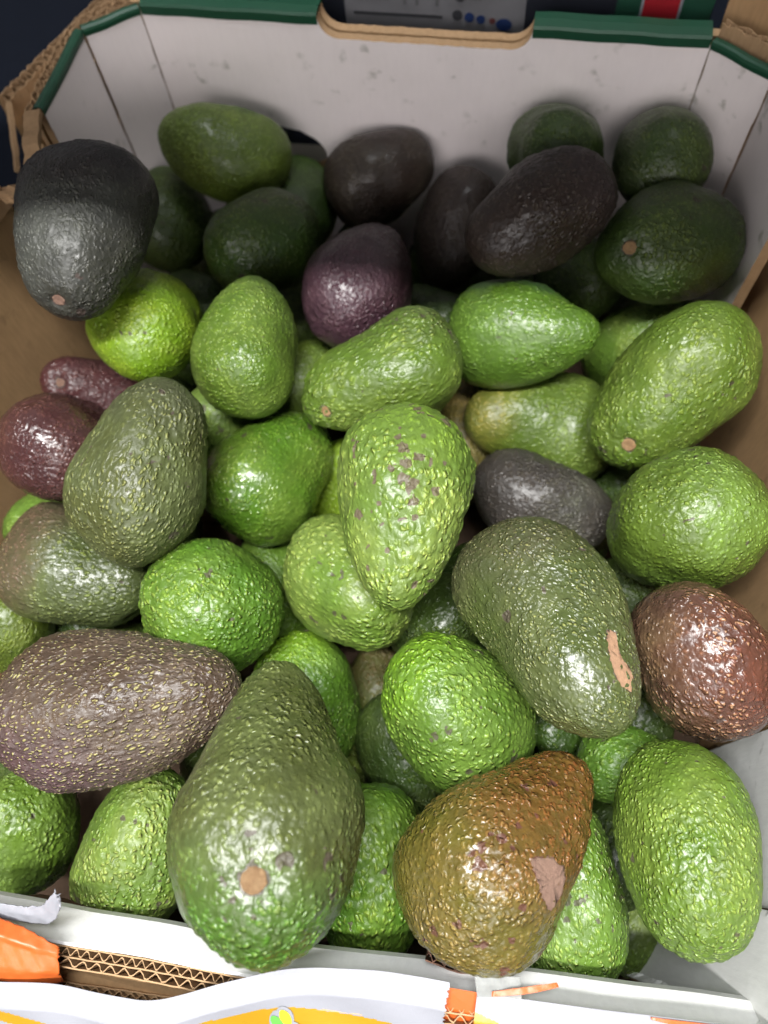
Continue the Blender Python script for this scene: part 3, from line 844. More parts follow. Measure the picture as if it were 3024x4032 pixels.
# fruit of the layer below, seen only dimly in the gaps
BURIED = {
101:(-0.1484,0.3527,0.0377, 0.590,0.774,-0.229, 0.0622,0.0826,0.18),
102:(-0.1844,0.0602,0.0578, -0.650,0.701,-0.293, 0.0614,0.0865,0.13),
103:(-0.2169,0.1619,0.0382, -0.723,-0.665,0.184, 0.0551,0.0752,0.16),
104:(-0.0589,0.3571,0.0256, 0.693,-0.617,-0.372, 0.0535,0.0713,0.21),
105:(0.0161,0.0959,0.0365, -0.111,-0.994,-0.016, 0.0530,0.0671,0.20),
106:(-0.0910,0.2934,0.0420, 0.968,0.225,0.111, 0.0542,0.0707,0.23),
107:(-0.0412,0.1601,0.0358, -0.576,-0.803,-0.154, 0.0568,0.0742,0.20),
108:(-0.2536,0.0178,0.0311, -0.435,-0.870,-0.233, 0.0619,0.0841,0.19),
109:(-0.2238,0.3163,0.0284, 0.931,-0.363,0.027, 0.0541,0.0741,0.13),
110:(0.0195,-0.0047,0.0352, 0.592,-0.798,0.116, 0.0550,0.0767,0.23),
111:(-0.0646,-0.0121,0.0282, 0.987,0.033,-0.155, 0.0588,0.0772,0.15),
112:(-0.1320,0.0348,0.0297, 0.118,0.944,0.310, 0.0524,0.0707,0.12),
113:(0.0496,0.1993,0.0248, -0.985,0.167,-0.046, 0.0527,0.0710,0.15),
114:(-0.0040,0.3331,0.0489, 0.218,-0.805,-0.552, 0.0586,0.0749,0.25),
115:(0.1041,0.3854,0.0266, -0.395,-0.918,-0.035, 0.0583,0.0753,0.16),
116:(0.0112,0.3999,0.0249, 0.089,-0.980,-0.179, 0.0551,0.0709,0.20),
117:(0.0985,0.0187,0.0431, -0.617,-0.782,-0.083, 0.0579,0.0746,0.25),
118:(-0.1967,0.3820,0.0303, 0.491,0.870,-0.048, 0.0523,0.0733,0.15),
119:(-0.1618,0.1122,0.0283, -0.455,0.881,-0.129, 0.0559,0.0703,0.17),
120:(-0.2474,0.2552,0.0266, -0.181,-0.902,-0.392, 0.0585,0.0738,0.19),
121:(-0.1746,0.2758,0.0313, -0.583,-0.478,-0.657, 0.0537,0.0708,0.21),
122:(-0.1545,-0.0245,0.0341, 0.961,-0.149,-0.234, 0.0536,0.0721,0.17),
123:(0.1037,0.0923,0.0256, 0.410,0.864,0.290, 0.0542,0.0755,0.18),
124:(-0.0615,0.2333,0.0264, -0.423,0.877,-0.228, 0.0533,0.0718,0.15),
125:(-0.2480,0.0968,0.0276, 0.665,-0.730,-0.158, 0.0563,0.0713,0.19),
126:(-0.0472,0.4053,0.0369, 0.740,-0.638,0.214, 0.0634,0.0798,0.23),
127:(0.0122,0.1548,0.0581, -0.974,-0.214,0.067, 0.0523,0.0735,0.15),
128:(-0.0227,0.0500,0.0559, 0.131,-0.991,-0.019, 0.0533,0.0693,0.21),
129:(-0.2312,0.4021,0.0412, 0.287,0.951,0.115, 0.0526,0.0748,0.25),
130:(-0.1110,0.3987,0.0511, -0.375,0.920,0.116, 0.0524,0.0675,0.16),
131:(-0.1644,0.2117,0.0239, -0.605,0.771,-0.200, 0.0530,0.0735,0.22),
132:(-0.0070,0.2708,0.0251, -0.918,0.311,0.248, 0.0526,0.0665,0.14),
}
FRUIT.update(BURIED)
G_ = dict(
 soot=((0.042, 0.040, 0.034), (0.068, 0.070, 0.054)),
 green=((0.088, 0.146, 0.018), (0.148, 0.220, 0.036)),
 bright=((0.070, 0.150, 0.014), (0.122, 0.214, 0.028)),
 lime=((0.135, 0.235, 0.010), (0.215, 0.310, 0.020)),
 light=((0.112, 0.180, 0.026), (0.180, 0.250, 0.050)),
 deep=((0.034, 0.062, 0.009), (0.058, 0.092, 0.014)),  # green darkened to carry the shade of the back row and gaps in its colour
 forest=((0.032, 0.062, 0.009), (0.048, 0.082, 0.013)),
 black=((0.033, 0.022, 0.017), (0.045, 0.033, 0.024)),  # blackish brown skin, with some of the back row's shade mixed in
 plum=((0.056, 0.026, 0.034), (0.078, 0.042, 0.050)),
 wine=((0.060, 0.021, 0.021), (0.086, 0.036, 0.033)),
 slate=((0.056, 0.053, 0.039), (0.078, 0.078, 0.052)),
 sage=((0.064, 0.074, 0.022), (0.098, 0.110, 0.038)),
 moss=((0.062, 0.080, 0.020), (0.105, 0.128, 0.040)),
 olive=((0.075, 0.108, 0.012), (0.120, 0.160, 0.020)),
 umber=((0.074, 0.048, 0.030), (0.112, 0.080, 0.050)),
 rust=((0.066, 0.034, 0.024), (0.118, 0.078, 0.040)),
 bronze=((0.100, 0.088, 0.015), (0.155, 0.118, 0.026)),
)
# id: (palette, speck colour or None, speck amount, bump, roughness, spots, world direction patch, label)
YG = (0.34, 0.42, 0.075)
YD = (0.26, 0.27, 0.085)
PK = (0.16, 0.155, 0.10)
SPEC = {
 1: ('soot', PK, .3, 1.0, .42, .15, ((-.2, .9, .35), .004, .030, (.032, .023, .024)), 'large blackish avocado half in shade against the left wall, stem end pointing down'),
 2: ('green', YG, .15, 0.6, .42, .2, ((0, 1, .2), .01, .03, (.05, .10, .02)), 'green avocado lying against the back wall just left of the round hand hole'),
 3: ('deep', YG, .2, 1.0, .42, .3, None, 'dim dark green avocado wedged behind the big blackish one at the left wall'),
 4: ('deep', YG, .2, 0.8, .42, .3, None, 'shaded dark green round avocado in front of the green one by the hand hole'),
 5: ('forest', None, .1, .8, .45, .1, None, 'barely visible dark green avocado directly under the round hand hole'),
 6: ('black', None, .1, .8, .45, .1, None, 'dark brownish black avocado touching the back wall right of the hand hole, narrow end right'),
 7: ('black', PK, .12, .9, .42, .1, ((.1, .4, -1), -.01, .02, (.055, .030, .026)), 'slim dark brown avocado standing on end between two blackish ones at the back'),
 8: ('black', PK, .2, 1.0, .40, .1, ((1, .5, .2), .01, .035, (.045, .030, .028)), 'large blackish avocado lying slantwise on top of the back row at centre right'),
 9: ('deep', YG, .15, .8, .42, .4, None, 'green avocado upright against the back wall behind the large slanted blackish one'),
 10: ('deep', YG, .25, 1.0, .42, .3, ((-1, .2, 0), .0, .03, (.045, .055, .025)), 'dark green avocado in the right back corner of the box'),
 11: ('deep', YG, .35, 1.1, .40, .2, None, 'shaded green avocado at the right wall with a tan round stem facing out'),
 12: ('plum', (.16, .11, .11), .3, 1.0, .34, .1, ((.6, .8, .2), .0, .025, (.045, .022, .022)), 'purple avocado half in shade in the middle of the back, broad end down'),
 13: ('lime', YG, .35, 0.8, .40, .25, None, 'round yellowish lime avocado seen end on below the big blackish one at left'),
 14: ('green', YG, .4, 0.75, .36, .3, ((.3, 1, 0), .022, .05, (.03, .085, .035)), 'mid green upright avocado right of the round lime one, narrow end up'),
 15: ('wine', (.2, .10, .06), .2, 0.7, .34, .1, None, 'reddish brown avocado with its thin neck and stem poking out at the left wall'),
 16: ('wine', (.2, .10, .08), .25, 0.8, .23, .05, None, 'glossy wine purple avocado at the left edge beside the grey green one'),
 17: ('sage', YD, .55, 1.1, .44, .35, ((.1, 1, .2), .012, .045, (.085, .095, .050)), 'large matt grey green avocado at left lying over the wine purple one'),
 18: ('bright', YG, .3, 0.8, .23, .3, None, 'glossy bright green avocado with narrow end up, right of the grey green one'),
 19: ('light', YG, .3, .9, .40, .2, None, 'sliver of pale green avocado in the gap above the glossy bright green one'),
 20: ('green', YG, .6, 1.35, .38, .35, ((.6, 1, .5), .02, .045, (.075, .095, .03)), 'very pebbly green avocado in the middle with pale stem at its lower left tip'),
 21: ('bright', YG, .3, 0.8, .32, .2, ((.1, 1, .4), .012, .03, (.035, .10, .035)), 'smooth green avocado pointing right, lying below the slanted blackish one'),
 22: ('green', YG, .3, 1.0, .40, .2, None, 'green avocado mostly hidden behind the big one with tan stem at right'),
 23: ('green', YG, .5, 1.1, .38, .3, None, 'big green avocado at right with a tan stem at its lower left end'),
 24: ('green', YG, .45, 0.9, .40, .35, ((-1, 0, .1), .004, .038, (.22, .19, .035)), 'green avocado with yellowish neck pointing left, right of the middle'),
 25: ('bronze', (.35, .27, .09), .3, .9, .45, .2, ((0, 1, 0), .0, .035, (.25, .16, .045)), 'brownish yellow avocado neck peeking out behind the middle pebbly ones'),
 26: ('light', (.40, .46, .09), .55, 1.3, .40, .95, ((.2, .6, .6), .015, .05, (.155, .26, .025)), 'light green avocado with dark brown scabs lying on top at the very centre'),
 27: ('slate', PK, .35, 1.1, .38, .1, ((-.9, .3, .3), -.016, .020, (.046, .037, .031)), 'dark purplish grey avocado pointing right, right of the scabbed centre one'),
 28: ('green', YG, .55, 1.3, .38, .45, None, 'round pebbly green avocado at the right wall above the reddish brown one'),
 29: ('lime', YG, .3, 1.0, .40, .2, None, 'thin yellowish green sliver of avocado left of the scabbed centre one'),
 61: ('green', YG, .35, 1.1, .40, .2, None, 'dim green avocado deep below the glossy bright green one near the centre'),
 30: ('light', YG, .5, 1.25, .34, .5, None, 'light green avocado tucked under the lower left of the scabbed centre one'),
 31: ('sage', YD, .6, 1.25, .27, .15, ((-.4, 1, .3), .012, .045, (.075, .068, .036)), 'long olive grey avocado right of centre with a big tan scar near its neck'),
 32: ('rust', (.42, .24, .12), .6, 1.4, .23, .15, ((.5, -.3, 1), .0, .034, (.135, .045, .028)), 'round reddish brown avocado at the right edge'),
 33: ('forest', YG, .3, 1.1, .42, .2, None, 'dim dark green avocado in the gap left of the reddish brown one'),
 34: ('sage', YG, .5, 1.1, .36, .15, ((-1, .3, .2), -.002, .026, (.115, .070, .050)), 'green avocado turning brown at its left end, below the wine purple one'),
 35: ('bright', (.36, .46, .08), .7, 1.5, .36, .4, None, 'round bumpy green avocado seen end on, above the long purple speckled one'),
 36: ('bright', YG, .35, 1.1, .40, .15, None, 'dim green avocado in the gap between the bumpy round one and the light green one'),
 38: ('olive', YG, .35, 1.0, .42, .15, None, 'olive green avocado cut by the left edge above the long purple speckled one'),
 39: ('umber', (.27, .245, .085), .95, 1.2, .42, .1, ((-.3, -1, -.3), .005, .035, (.085, .046, .052)), 'long purplish brown avocado with yellow speckles at lower left'),
 40: ('bright', YG, .5, 1.2, .38, .3, ((-.6, .8, .2), .012, .035, (.16, .28, .012)), 'green avocado with yellow tinge behind the neck of the big front one'),
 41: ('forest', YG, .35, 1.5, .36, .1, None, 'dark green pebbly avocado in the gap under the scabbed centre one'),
 42: ('olive', YD, .4, 1.2, .44, .2, ((0, 1, .3), -.01, .03, (.12, .085, .035)), 'brownish olive avocado deep in the gap left of the light green lumpy one'),
 43: ('green', YG, .55, 1.3, .34, .4, ((-.8, .5, .2), .015, .035, (.15, .29, .015)), 'light green lumpy avocado in front of the long olive grey one'),
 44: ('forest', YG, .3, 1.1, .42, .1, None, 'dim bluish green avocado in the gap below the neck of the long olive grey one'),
 45: ('bright', YG, .35, 1.1, .36, .15, None, 'bright green avocado half hidden under the neck of the long olive grey one'),
 46: ('green', YG, .55, 1.0, .36, .2, ((0, -1, -.2), .012, .045, (.125, .20, .03)), 'tall green avocado standing in the right front corner against the white flap'),
 47: ('moss', (.30, .34, .10), .45, 1.2, .32, .35, ((.1, -1, -.2), .004, .040, (.060, .150, .016)), 'largest pear shaped green avocado at the front with a tan stem on its broad end'),
 48: ('light', (.42, .46, .13), .7, 1.5, .44, .4, None, 'pale bumpy green avocado at front left, left of the largest one'),
 49: ('green', YG, .5, 1.3, .40, .35, None, 'green avocado cut by the left edge under the long purple speckled one'),
 50: ('bright', YG, .55, 1.5, .36, .4, None, 'bumpy green avocado at the front between the largest one and the bronze one'),
 51: ('bronze', (.46, .34, .12), .4, 1.25, .24, .55, ((.6, .75, .3), -.014, .024, (.170, .062, .018)), 'bronze brown avocado at the front with a pinkish brown scar at its right side'),
 52: ('light', (.42, .46, .10), .6, 1.2, .36, .5, None, 'yellowish green spotted avocado at the front just right of the bronze one'),
 53: ('green', YG, .4, 1.2, .42, .2, None, 'shaded green avocado low in the right front corner'),
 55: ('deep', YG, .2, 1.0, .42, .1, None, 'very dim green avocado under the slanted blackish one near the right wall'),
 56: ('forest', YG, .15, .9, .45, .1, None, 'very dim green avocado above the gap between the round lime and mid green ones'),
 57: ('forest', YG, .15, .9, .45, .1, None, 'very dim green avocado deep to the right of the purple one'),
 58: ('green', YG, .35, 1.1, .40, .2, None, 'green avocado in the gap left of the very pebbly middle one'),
 59: ('light', YG, .3, 1.0, .42, .1, None, 'tiny visible bit of green avocado under the wine purple one at left'),
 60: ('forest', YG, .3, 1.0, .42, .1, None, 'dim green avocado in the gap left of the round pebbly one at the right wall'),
}
MARKS = {
 26: [(1.496, 1.492, .00200), (1.684, 1.431, .00210), (1.332, 1.527, .00160), (1.825, 1.379, .00120), (1.880, 2.304, .00130), (1.191, 1.614, .00110), (1.418, 1.326, .00130), (1.700, 1.065, .00130), (1.833, 1.894, .00080), (1.966, 1.326, .00090), (1.418, 0.977, .00070), (1.536, 1.676, .00100), (1.622, 1.553, .00130), (1.598, 2.295, .00060), (2.287, 1.859, .00080), (2.709, 0.846, .00110), (1.184, 1.292, .00080), (2.427, 2.539, .00070)],
 30: [(2.193, 2.356, .00120), (1.277, 1.414, .00070), (2.224, 1.868, .00060), (1.426, 2.182, .00050), (1.450, 1.702, .00050)],
 35: [(0.425, 6.056, .00110), (0.276, 1.859, .00090), (0.049, 2.016, .00065), (0.190, 3.831, .00060), (0.761, 0.358, .00050)],
 28: [(0.659, 2.365, .00100), (0.808, 2.566, .00070), (0.706, 3.892, .00065), (0.151, 2.775, .00060), (0.370, 4.686, .00050)],
 47: [(0.824, 1.649, .00130), (0.738, 1.309, .00090), (0.698, 1.361, .00080), (0.597, 1.466, .00120), (0.636, 1.588, .00100), (0.464, 1.283, .00090), (0.487, 1.772, .00090), (0.589, 1.859, .00070), (0.925, 1.641, .00070), (1.708, 1.963, .00060)],
 51: [(1.285, 1.440, .00150), (1.301, 1.580, .00120), (1.121, 1.344, .00160), (1.246, 1.326, .00130), (1.027, 1.318, .00110), (1.473, 1.457, .00150), (1.794, 1.143, .00130), (0.910, 0.541, .00080), (1.058, 2.051, .00150), (0.581, 2.286, .00170), (0.847, 2.347, .00130), (1.669, 1.536, .00110)],
 43: [(2.381, 0.768, .00130), (2.318, 0.672, .00100), (1.841, 0.977, .00150), (2.271, 1.737, .00060), (2.130, 0.367, .00060)],
 18: [(0.589, 1.562, .00120), (2.013, 1.292, .00050), (1.473, 1.571, .00050)],
 14: [(1.184, 2.077, .00090), (1.019, 2.164, .00060), (0.691, 1.222, .00060)],
 17: [(1.708, 1.824, .00100), (1.817, 2.374, .00090), (1.356, 2.007, .00060), (2.365, 1.658, .00060)],
 13: [(0.292, 2.286, .00110), (0.237, 1.431, .00090)],
 52: [(2.201, 2.313, .00090), (2.122, 2.723, .00100), (1.997, 2.286, .00080), (2.232, 2.845, .00070), (1.410, 1.361, .00130), (1.207, 1.466, .00080), (1.387, 1.850, .00090), (1.755, 2.347, .00060)],
 48: [(2.271, 1.449, .00100), (2.287, 1.737, .00080), (2.279, 1.990, .00100), (1.872, 1.030, .00130), (1.661, 2.374, .00060), (1.864, 2.199, .00050), (1.504, 2.086, .00050)],
 20: [(1.551, 1.134, .00060), (1.332, 0.750, .00060), (1.864, 0.916, .00060)],
 23: [(1.121, 0.611, .00110), (1.395, 0.445, .00080), (1.270, 0.611, .00070), (0.652, 0.995, .00060)],
 24: [(2.412, 1.265, .00060), (2.130, 0.785, .00060), (1.794, 1.414, .00080)],
 1: [(2.443, 0.890, .00130)],
 46: [(1.019, 1.545, .00080), (1.770, 2.548, .00060), (2.482, 2.496, .00050)],
}

GAIN = 1.06
PITCH = {23: 1.15, 20: 1.35, 35: 1.30, 50: 1.40, 48: 1.20, 39: .80, 26: 1.30, 31: .95, 28: 1.25, 43: 1.25, 30: 1.25, 49: 1.2, 46: 1.0, 47: 1.3, 51: 1.25, 32: 1.2}
STEMS = {1: (2.913, 1.457, .0032), 11: (2.733, 0.794, .0037), 20: (2.514, 0.768, .0032), 23: (2.318, 1.204, .0038), 15: (2.693, 0.82, .0030), 47: (0.722, 1.710, .0044), 34: (2.67, 3.918, .0028)}
SCARS = {
 31: [(2.052, 1.126), (2.068, 0.986), (2.193, 1.03), (2.279, 1.03), (2.349, 0.881), (2.451, 0.768), (2.584, 0.934), (2.529, 1.239), (2.412, 1.326), (2.287, 1.326), (2.161, 1.239)],
 51: [(1.356, 1.772), (1.489, 1.902), (1.567, 2.164), (1.512, 2.278), (1.395, 2.356), (1.277, 2.382), (1.262, 2.129), (1.293, 1.929)],
}
RIDGES = {47: (0.722, 1.710, .026, 20), 51: (1.40, 2.05, .024, 22), 23: (2.318, 1.204, .010, 16), 11: (2.733, 0.794, .012, 16)}

def prof(s, k):
    n = max(0, (k - .36) * 1.3)
    sm = np.clip((s + .1) / .9, 0, 1)
    sm = sm * sm * (3 - 2 * sm)
    bl = {42: 2.6, 50: 1.9}.get(int(round(k * 100)), .9)      # bluntness of the neck
    return np.sqrt(np.maximum(0, 1 - np.abs(s) ** (2.1 + np.clip(s, 0, 1) * bl))) * (1 - k * s * .9) * (1 - n * sm)

def lumps(p, rng, size):
    """soft uneven swelling, a few long waves"""
    h = np.zeros(p.shape[:-1])
    for wl, amp in ((0.065, .0019), (0.036, .0008), (0.019, .0002), (.0105, .00008)):
        for _ in range(3):
            d = rng.normal(size=3)
            d /= np.linalg.norm(d)
            h += amp * np.sin(p @ d * (2 * math.pi / wl) + rng.uniform(0, 6.28)) * 0.6
    return h

class Avo:
    def __init__(self, i):
        self.i = i
        cx, cy, cz, ax, ay, az, self.D, self.L, self.k = FRUIT[i]
        self.c = np.array([cx, cy, cz])
        z = np.array([ax, ay, az]); z /= np.linalg.norm(z)
        u = np.array([0, 0, 1.]) if abs(z[2]) < .9 else np.array([1., 0, 0])
        x = np.cross(u, z); x /= np.linalg.norm(x)
        y = np.cross(z, x)
        self.R = np.stack([x, y, z], axis=1)
        self.m = prof(np.linspace(-1, 1, 201), self.k).max()
    def pos(self, th, ph):
        th, ph = np.asarray(th, float), np.asarray(ph, float)
        s = -np.cos(th)
        r = prof(s, self.k) / self.m * self.D / 2
        return np.stack([r * np.cos(ph), r * np.sin(ph), s * self.L / 2], axis=-1)
    def nrm(self, th, ph, e=1e-3):
        a = self.pos(th + e, ph) - self.pos(th - e, ph)
        b = self.pos(th, ph + e) - self.pos(th, ph - e)
        n = np.cross(b, a)
        n /= np.maximum(np.linalg.norm(n, axis=-1, keepdims=True), 1e-12)
        p = self.pos(th, ph)
        sg = np.sign((n * p).sum(-1, keepdims=True)); sg[sg == 0] = 1
        return n * sg
    def disp(self, p, rng_seed):
        rng = np.random.default_rng(rng_seed)
        h = lumps(p, rng, self.D)
        if self.i in STEMS:
            th, ph, rr = STEMS[self.i]
            q = self.pos(th, ph)
            d = np.linalg.norm(p - q, axis=-1)
            h = h * (1 - np.exp(-(d / .006) ** 2)) - .0019 * np.exp(-(d / (rr * 1.5)) ** 2) 
        rg = RIDGES.get(self.i)
        if rg:
            th, ph, reach, cnt = rg
            q = self.pos(th, ph); n = self.nrm(np.array([th]), np.array([ph]))[0]
            e1 = np.cross(n, [0.3, 0.1, 0.9]); e1 /= np.linalg.norm(e1); e2 = np.cross(n, e1)
            v = p - q
            a = np.arctan2(v @ e2, v @ e1); d = np.linalg.norm(v, axis=-1)
            w = np.clip(d / .006, 0, 1) * np.exp(-(d / reach) ** 2)
            h += .00015 * w * (np.sin(a * cnt + 2.1 * np.sin(a * 3)) + .6 * np.sin(a * (cnt // 2 + 3) + d * 300))
            h -= .0004 * np.exp(-(d / .007) ** 2)
        return h

def make_avocado(i, hi):
    pal, spk, sa, bump, rough, spots, pz, label = SPEC[i]
    av = Avo(i)
    Rm = av.R
    nt, nph = (190, 300) if hi == 2 else ((126, 212) if hi == 1 else (50, 84))
    th = np.linspace(0, math.pi, nt + 1)[1:-1]
    ph = np.linspace(0, 2 * math.pi, nph, endpoint=False)
    T_, P_ = np.meshgrid(th, ph, indexing='ij')
    p = av.pos(T_, P_)
    n = av.nrm(T_, P_)
    rr = random.Random(i * 31)
    pitch = rr.uniform(.0030, .0037) * PITCH.get(i, 1.0)
    st_ = rr.uniform(.66, .86)
    def relief(q):
        w = q + .0016 * np.stack([vnoise(q * 210, i + 40) - .5, vnoise(q * 210, i + 41) - .5, vnoise(q * 210, i + 42) - .5], -1) * 2
        w = w * np.array([1, 1, st_]) + i * .37
        f1, f2, val = cells(w / pitch, i)
        keep = np.clip((val - .12) / .35, .25, 1.0)
        nub = np.exp(-(f1 / .40) ** 2) * keep
        cob = np.clip((f2 - f1) / .45, 0, 1)
        soft = vnoise(w / .0058, i + 9) * .6 + vnoise(w / .0031, i + 10) * .4
        return nub, cob, soft
    nub, cob, soft = relief(p)
    amt = .00048 * bump
    # smoother bald zones as on real skins
    bald = (.95 if i == 39 else .45) + (.2 if i == 39 else .75) * np.clip((vnoise(p / .022 + i * 3.1, 5) - .25) / .4, 0, 1)
    hgt = amt * bald * (.9 * nub + .5 * cob + 1.3 * (soft - .5))
    # scabs: scattered spots and, on marked fruit, clustered blotches
    wq = p + .0022 * np.stack([vnoise(p * 330, 61 + i) - .5, vnoise(p * 330, 62 + i) - .5, vnoise(p * 330, 63 + i) - .5], -1) * 2
    g1, g2, gv = cells(wq / .0125 + i * 1.7, 20 + i)
    rad_ = .09 + .17 * ((gv * 13.7) % 1.0)
    scab = np.where(gv > 1 - .55 * spots, np.clip(1.0 - g1 / (rad_ * 2), 0, 1), 0)
    cl = vnoise(wq * np.array([1, 1, .6]) / .0058 + i, 31) * .6 + vnoise(wq / .0024 + i, 32) * .4
    zone_ = np.clip((vnoise(p / .03 + i * .9, 33) - .45) / .2, 0, 1)
    scab = np.maximum(scab, np.clip((cl * zone_ - (.86 - .25 * spots)) * 5 + .5, 0, 1))
    for (mt, mp_, mr) in MARKS.get(i, ()):
        q0 = av.pos(mt, mp_)
        dm = np.linalg.norm((p + .9 * mr * (np.stack([vnoise(p / .0019, 81 + i), vnoise(p / .0019, 82 + i), vnoise(p / .0019, 83 + i)], -1) - .5) * 2) - q0, axis=-1)
        scab = np.maximum(scab, np.clip(1.0 - .5 * dm / (mr * (1.9 if i == 26 else 1.35)), 0, 1))
    if i in SCARS:
        sp_ = SCARS[i]
        for a_ in range(len(sp_)):
            for f_ in (0, .25, .5, .75):
                b0, b1 = sp_[a_], sp_[(a_ + 1) % len(sp_)]
                q0 = av.pos(b0[0] + (b1[0] - b0[0]) * f_, b0[1] + (b1[1] - b0[1]) * f_)
                dm = np.linalg.norm(p - q0, axis=-1)
                scab = np.maximum(scab, np.exp(-(dm / .0016) ** 2) * (.25 + .7 * vnoise(p / .0017, 90)))
    if i in STEMS:
        ds = np.linalg.norm(p - av.pos(STEMS[i][0], STEMS[i][1]), axis=-1)
        r_ = STEMS[i][2]
        ring = np.exp(-((ds - r_ * 1.12) / (r_ * .30)) ** 2) * (.30 + .75 * vnoise(p / .0022, 77 + i))
        scab = np.maximum(scab, np.clip(ring, 0, 1))
    hgt = hgt - .00025 * np.clip((scab - .4) * 4, 0, 1)
    p = p + n * (av.disp(p, i) + hgt)[..., None]
    ends = np.array([[0, 0, -av.L / 2], [0, 0, av.L / 2]])
    ends = ends + np.array([[0, 0, -1.], [0, 0, 1.]]) * av.disp(ends, i)[:, None]
    V = np.concatenate([p.reshape(-1, 3), ends])
    m = nt - 1
    ii, jj = np.meshgrid(np.arange(m - 1), np.arange(nph), indexing='ij')
    j2 = (jj + 1) % nph
    quads = np.stack([ii * nph + jj, ii * nph + j2, (ii + 1) * nph + j2, (ii + 1) * nph + jj], -1).reshape(-1, 4)
    b, t = m * nph, m * nph + 1
    j = np.arange(nph); j2 = (j + 1) % nph
    tris = np.concatenate([np.stack([np.full(nph, b), j2, j], -1), np.stack([np.full(nph, t), (m - 1) * nph + j, (m - 1) * nph + j2], -1)])
    me = bpy.data.meshes.new('avocado')
    me.vertices.add(len(V)); me.vertices.foreach_set('co', V.ravel())
    nl = quads.size + tris.size
    me.loops.add(nl); me.loops.foreach_set('vertex_index', np.concatenate([quads.ravel(), tris.ravel()]).astype(np.int32))
    nf = len(quads) + len(tris)
    me.polygons.add(nf)
    starts = np.concatenate([np.arange(len(quads)) * 4, quads.size + np.arange(len(tris)) * 3]).astype(np.int32)
    me.polygons.foreach_set('loop_start', starts)
    me.update(calc_edges=True)
    me.validate()
    me.polygons.foreach_set('use_smooth', [True] * nf)
    pzl = None
    if pz:
        d, lo, hi_, pc = pz
        d = np.array(d, float); d /= np.linalg.norm(d)
        pzl = (tuple((Rm.T @ d).tolist()), lo, hi_, pc)
    c1, c2 = G_[pal]
    jit = lambda c: tuple(max(0.004, x * GAIN * rr.uniform(.93, 1.08)) for x in c)
    mat = skin('avocado_skin', jit(c1), jit(c2), spk or (0.1, 0.1, 0.07), sa if i in (39, 32, 17, 31) else sa * .48, rough, spots, seed=i, pz=pzl, spotcol={51: (.075, .026, .022), 26: (.080, .046, .042)}.get(i, (.045, .030, .025)), wax=.25 if rough < .3 else .08, cell=1.0 / (rr.uniform(.0018, .0022) * PITCH.get(i, 1.0)), stretch=rr.uniform(.62, .9), bump=bump, spec={'black': .28, 'slate': .36, 'soot': .32}.get(pal, .44))
    me.materials.append(mat)
    for nm, arr in (('pebble', np.clip(bald, 0, 1.2)), ('scab', scab)):
        at_ = me.attributes.new(nm, 'FLOAT', 'POINT')
        at_.data.foreach_set('value', np.concatenate([arr.ravel(), [0.0, 0.0]]).astype(np.float32))
    mw = Matrix([[*Rm[0], av.c[0]], [*Rm[1], av.c[1]], [*Rm[2], av.c[2]], [0, 0, 0, 1]])
    grp = 'avocados buried under the top layer' if i in BURIED else 'avocados heaped in the box'
    if i in STEMS or i in SCARS:
        root = bpy.data.objects.new('avocado', None)
        root.empty_display_size = 0.02
        COL.objects.link(root)
        root.matrix_world = mw
        body = bpy.data.objects.new('skin', me)
        COL.objects.link(body)
        body.parent = root
    else:
        root = bpy.data.objects.new('avocado', me)
        COL.objects.link(root)
        root.matrix_world = mw
    tag(root, label, 'avocado', grp)
    if i in STEMS:
        th0, ph0, r0 = STEMS[i]
        q = av.pos(th0, ph0)
        nn = av.nrm(np.array([th0]), np.array([ph0]))[0]
        e1 = np.cross(nn, [.31, .17, .93]); e1 /= np.linalg.norm(e1); e2 = np.cross(nn, e1)
        base = q + nn * (-.0031)
        r0 *= .92
        vs, fs = [], []
        prf = [(1.12, 0.0), (1.10, .0014), (1.0, .0021), (.8, .0023), (.45, .0019), (.0, .0017)]
        N = 26
        rg = random.Random(i)
        wob = [1 + rg.uniform(-.07, .07) for _ in range(N)]
        for rad, hh in prf[:-1]:
            for a in range(N):
                ang = 2 * math.pi * a / N
                jz = rg.uniform(-.00018, .00018)
                vs.append(base + (e1 * math.cos(ang) + e2 * math.sin(ang)) * r0 * rad * wob[a] + nn * (hh + jz))
        vs.append(base + nn * prf[-1][1])
        for kk in range(len(prf) - 2):
            for a in range(N):
                a2 = (a + 1) % N
                fs.append((kk * N + a, kk * N + a2, (kk + 1) * N + a2, (kk + 1) * N + a))
        kk = len(prf) - 2
        for a in range(N):
            fs.append((kk * N + a, kk * N + (a + 1) % N, len(vs) - 1))
        st = mesh_obj('stem', vs, fs, M['cork3'] if i in (1, 15) else M['cork'], None, True)
        st.parent = root
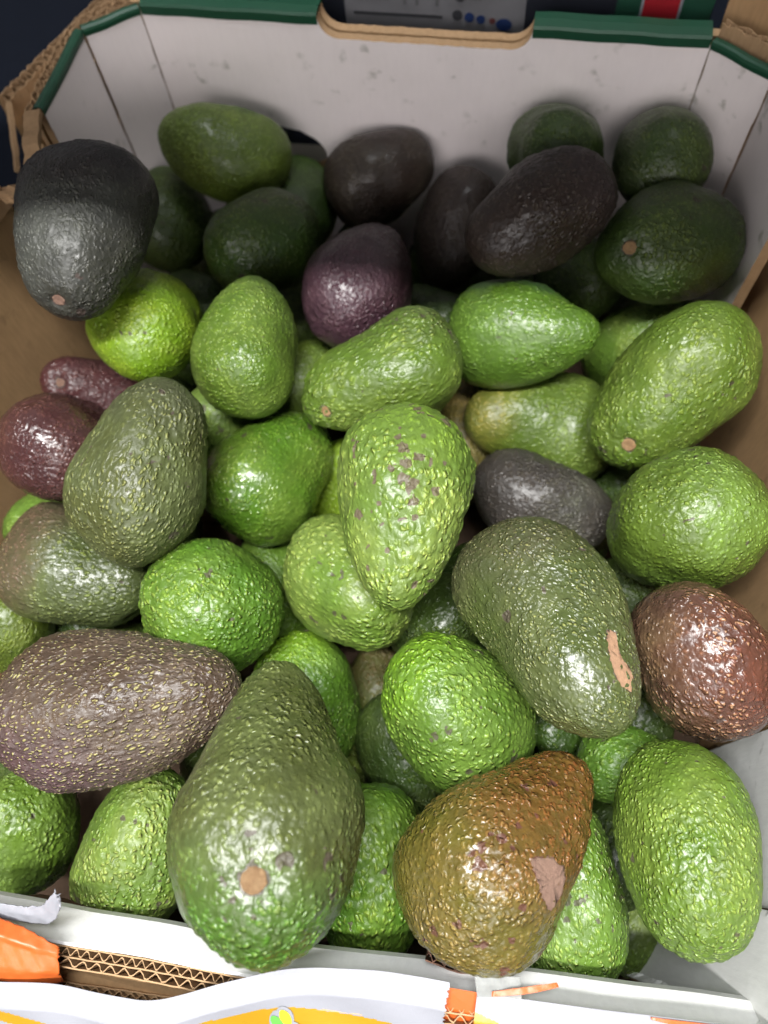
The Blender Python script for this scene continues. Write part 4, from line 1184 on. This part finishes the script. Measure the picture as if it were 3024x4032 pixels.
    if i in SCARS:
        pts = SCARS[i]
        # densify the torn outline, then fill with rings towards the middle; follows the skin
        out = []
        rg = random.Random(i + 5)
        for a in range(len(pts)):
            p0, p1 = pts[a], pts[(a + 1) % len(pts)]
            for q in range(8):
                f_ = q / 8
                out.append((p0[0] + (p1[0] - p0[0]) * f_ + rg.uniform(-.012, .012), p0[1] + (p1[1] - p0[1]) * f_ + rg.uniform(-.016, .016)))
        mc = (sum(p_[0] for p_ in out) / len(out), sum(p_[1] for p_ in out) / len(out))
        vs, fs = [], []
        N = len(out)
        lev = [(1.03, -.0004), (1.0, .00045), (.85, .00055), (.65, .0005), (.4, .0005), (.2, .0005)]
        for sc_, hh in lev:
            for (a, b_) in out:
                tt, pp = mc[0] + (a - mc[0]) * sc_, mc[1] + (b_ - mc[1]) * sc_
                P0 = av.pos(tt, pp); n0 = av.nrm(np.array([tt]), np.array([pp]))[0]
                vs.append(P0 + n0 * (hh + av.disp(P0[None], i)[0] + rg.uniform(-.00008, .00008)))
        P0 = av.pos(*mc); n0 = av.nrm(np.array([mc[0]]), np.array([mc[1]]))[0]
        vs.append(P0 + n0 * (.0005 + av.disp(P0[None], i)[0]))
        for kk in range(len(lev) - 1):
            for a in range(N):
                a2 = (a + 1) % N
                fs.append((kk * N + a, kk * N + a2, (kk + 1) * N + a2, (kk + 1) * N + a))
        kk = len(lev) - 1
        for a in range(N):
            fs.append((kk * N + a, kk * N + (a + 1) % N, len(vs) - 1))
        so = mesh_obj('scar', vs, fs, M['cork2'] if i == 31 else M['cork3'], None, True)
        so.parent = root
        so['label'] = 'tan corky scar with torn outline' if i == 31 else 'pinkish brown corky scar'
    return root

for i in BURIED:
    SPEC[i] = ('deep', YG, .2, 1.1, .42, .15, None, 'avocado buried under the top layer, showing only dimly through the gaps')  # dark palette puts the shade of the gaps into the fruit colour
LOW = {3, 5, 19, 22, 25, 29, 61, 33, 36, 41, 42, 44, 45, 53, 55, 56, 57, 58, 59, 60, 38, 9, 10}
HI = {47, 51, 31, 39, 26, 46}
for i in FRUIT:
    make_avocado(i, 2 if i in HI else (0 if i in LOW or i in BURIED else 1))
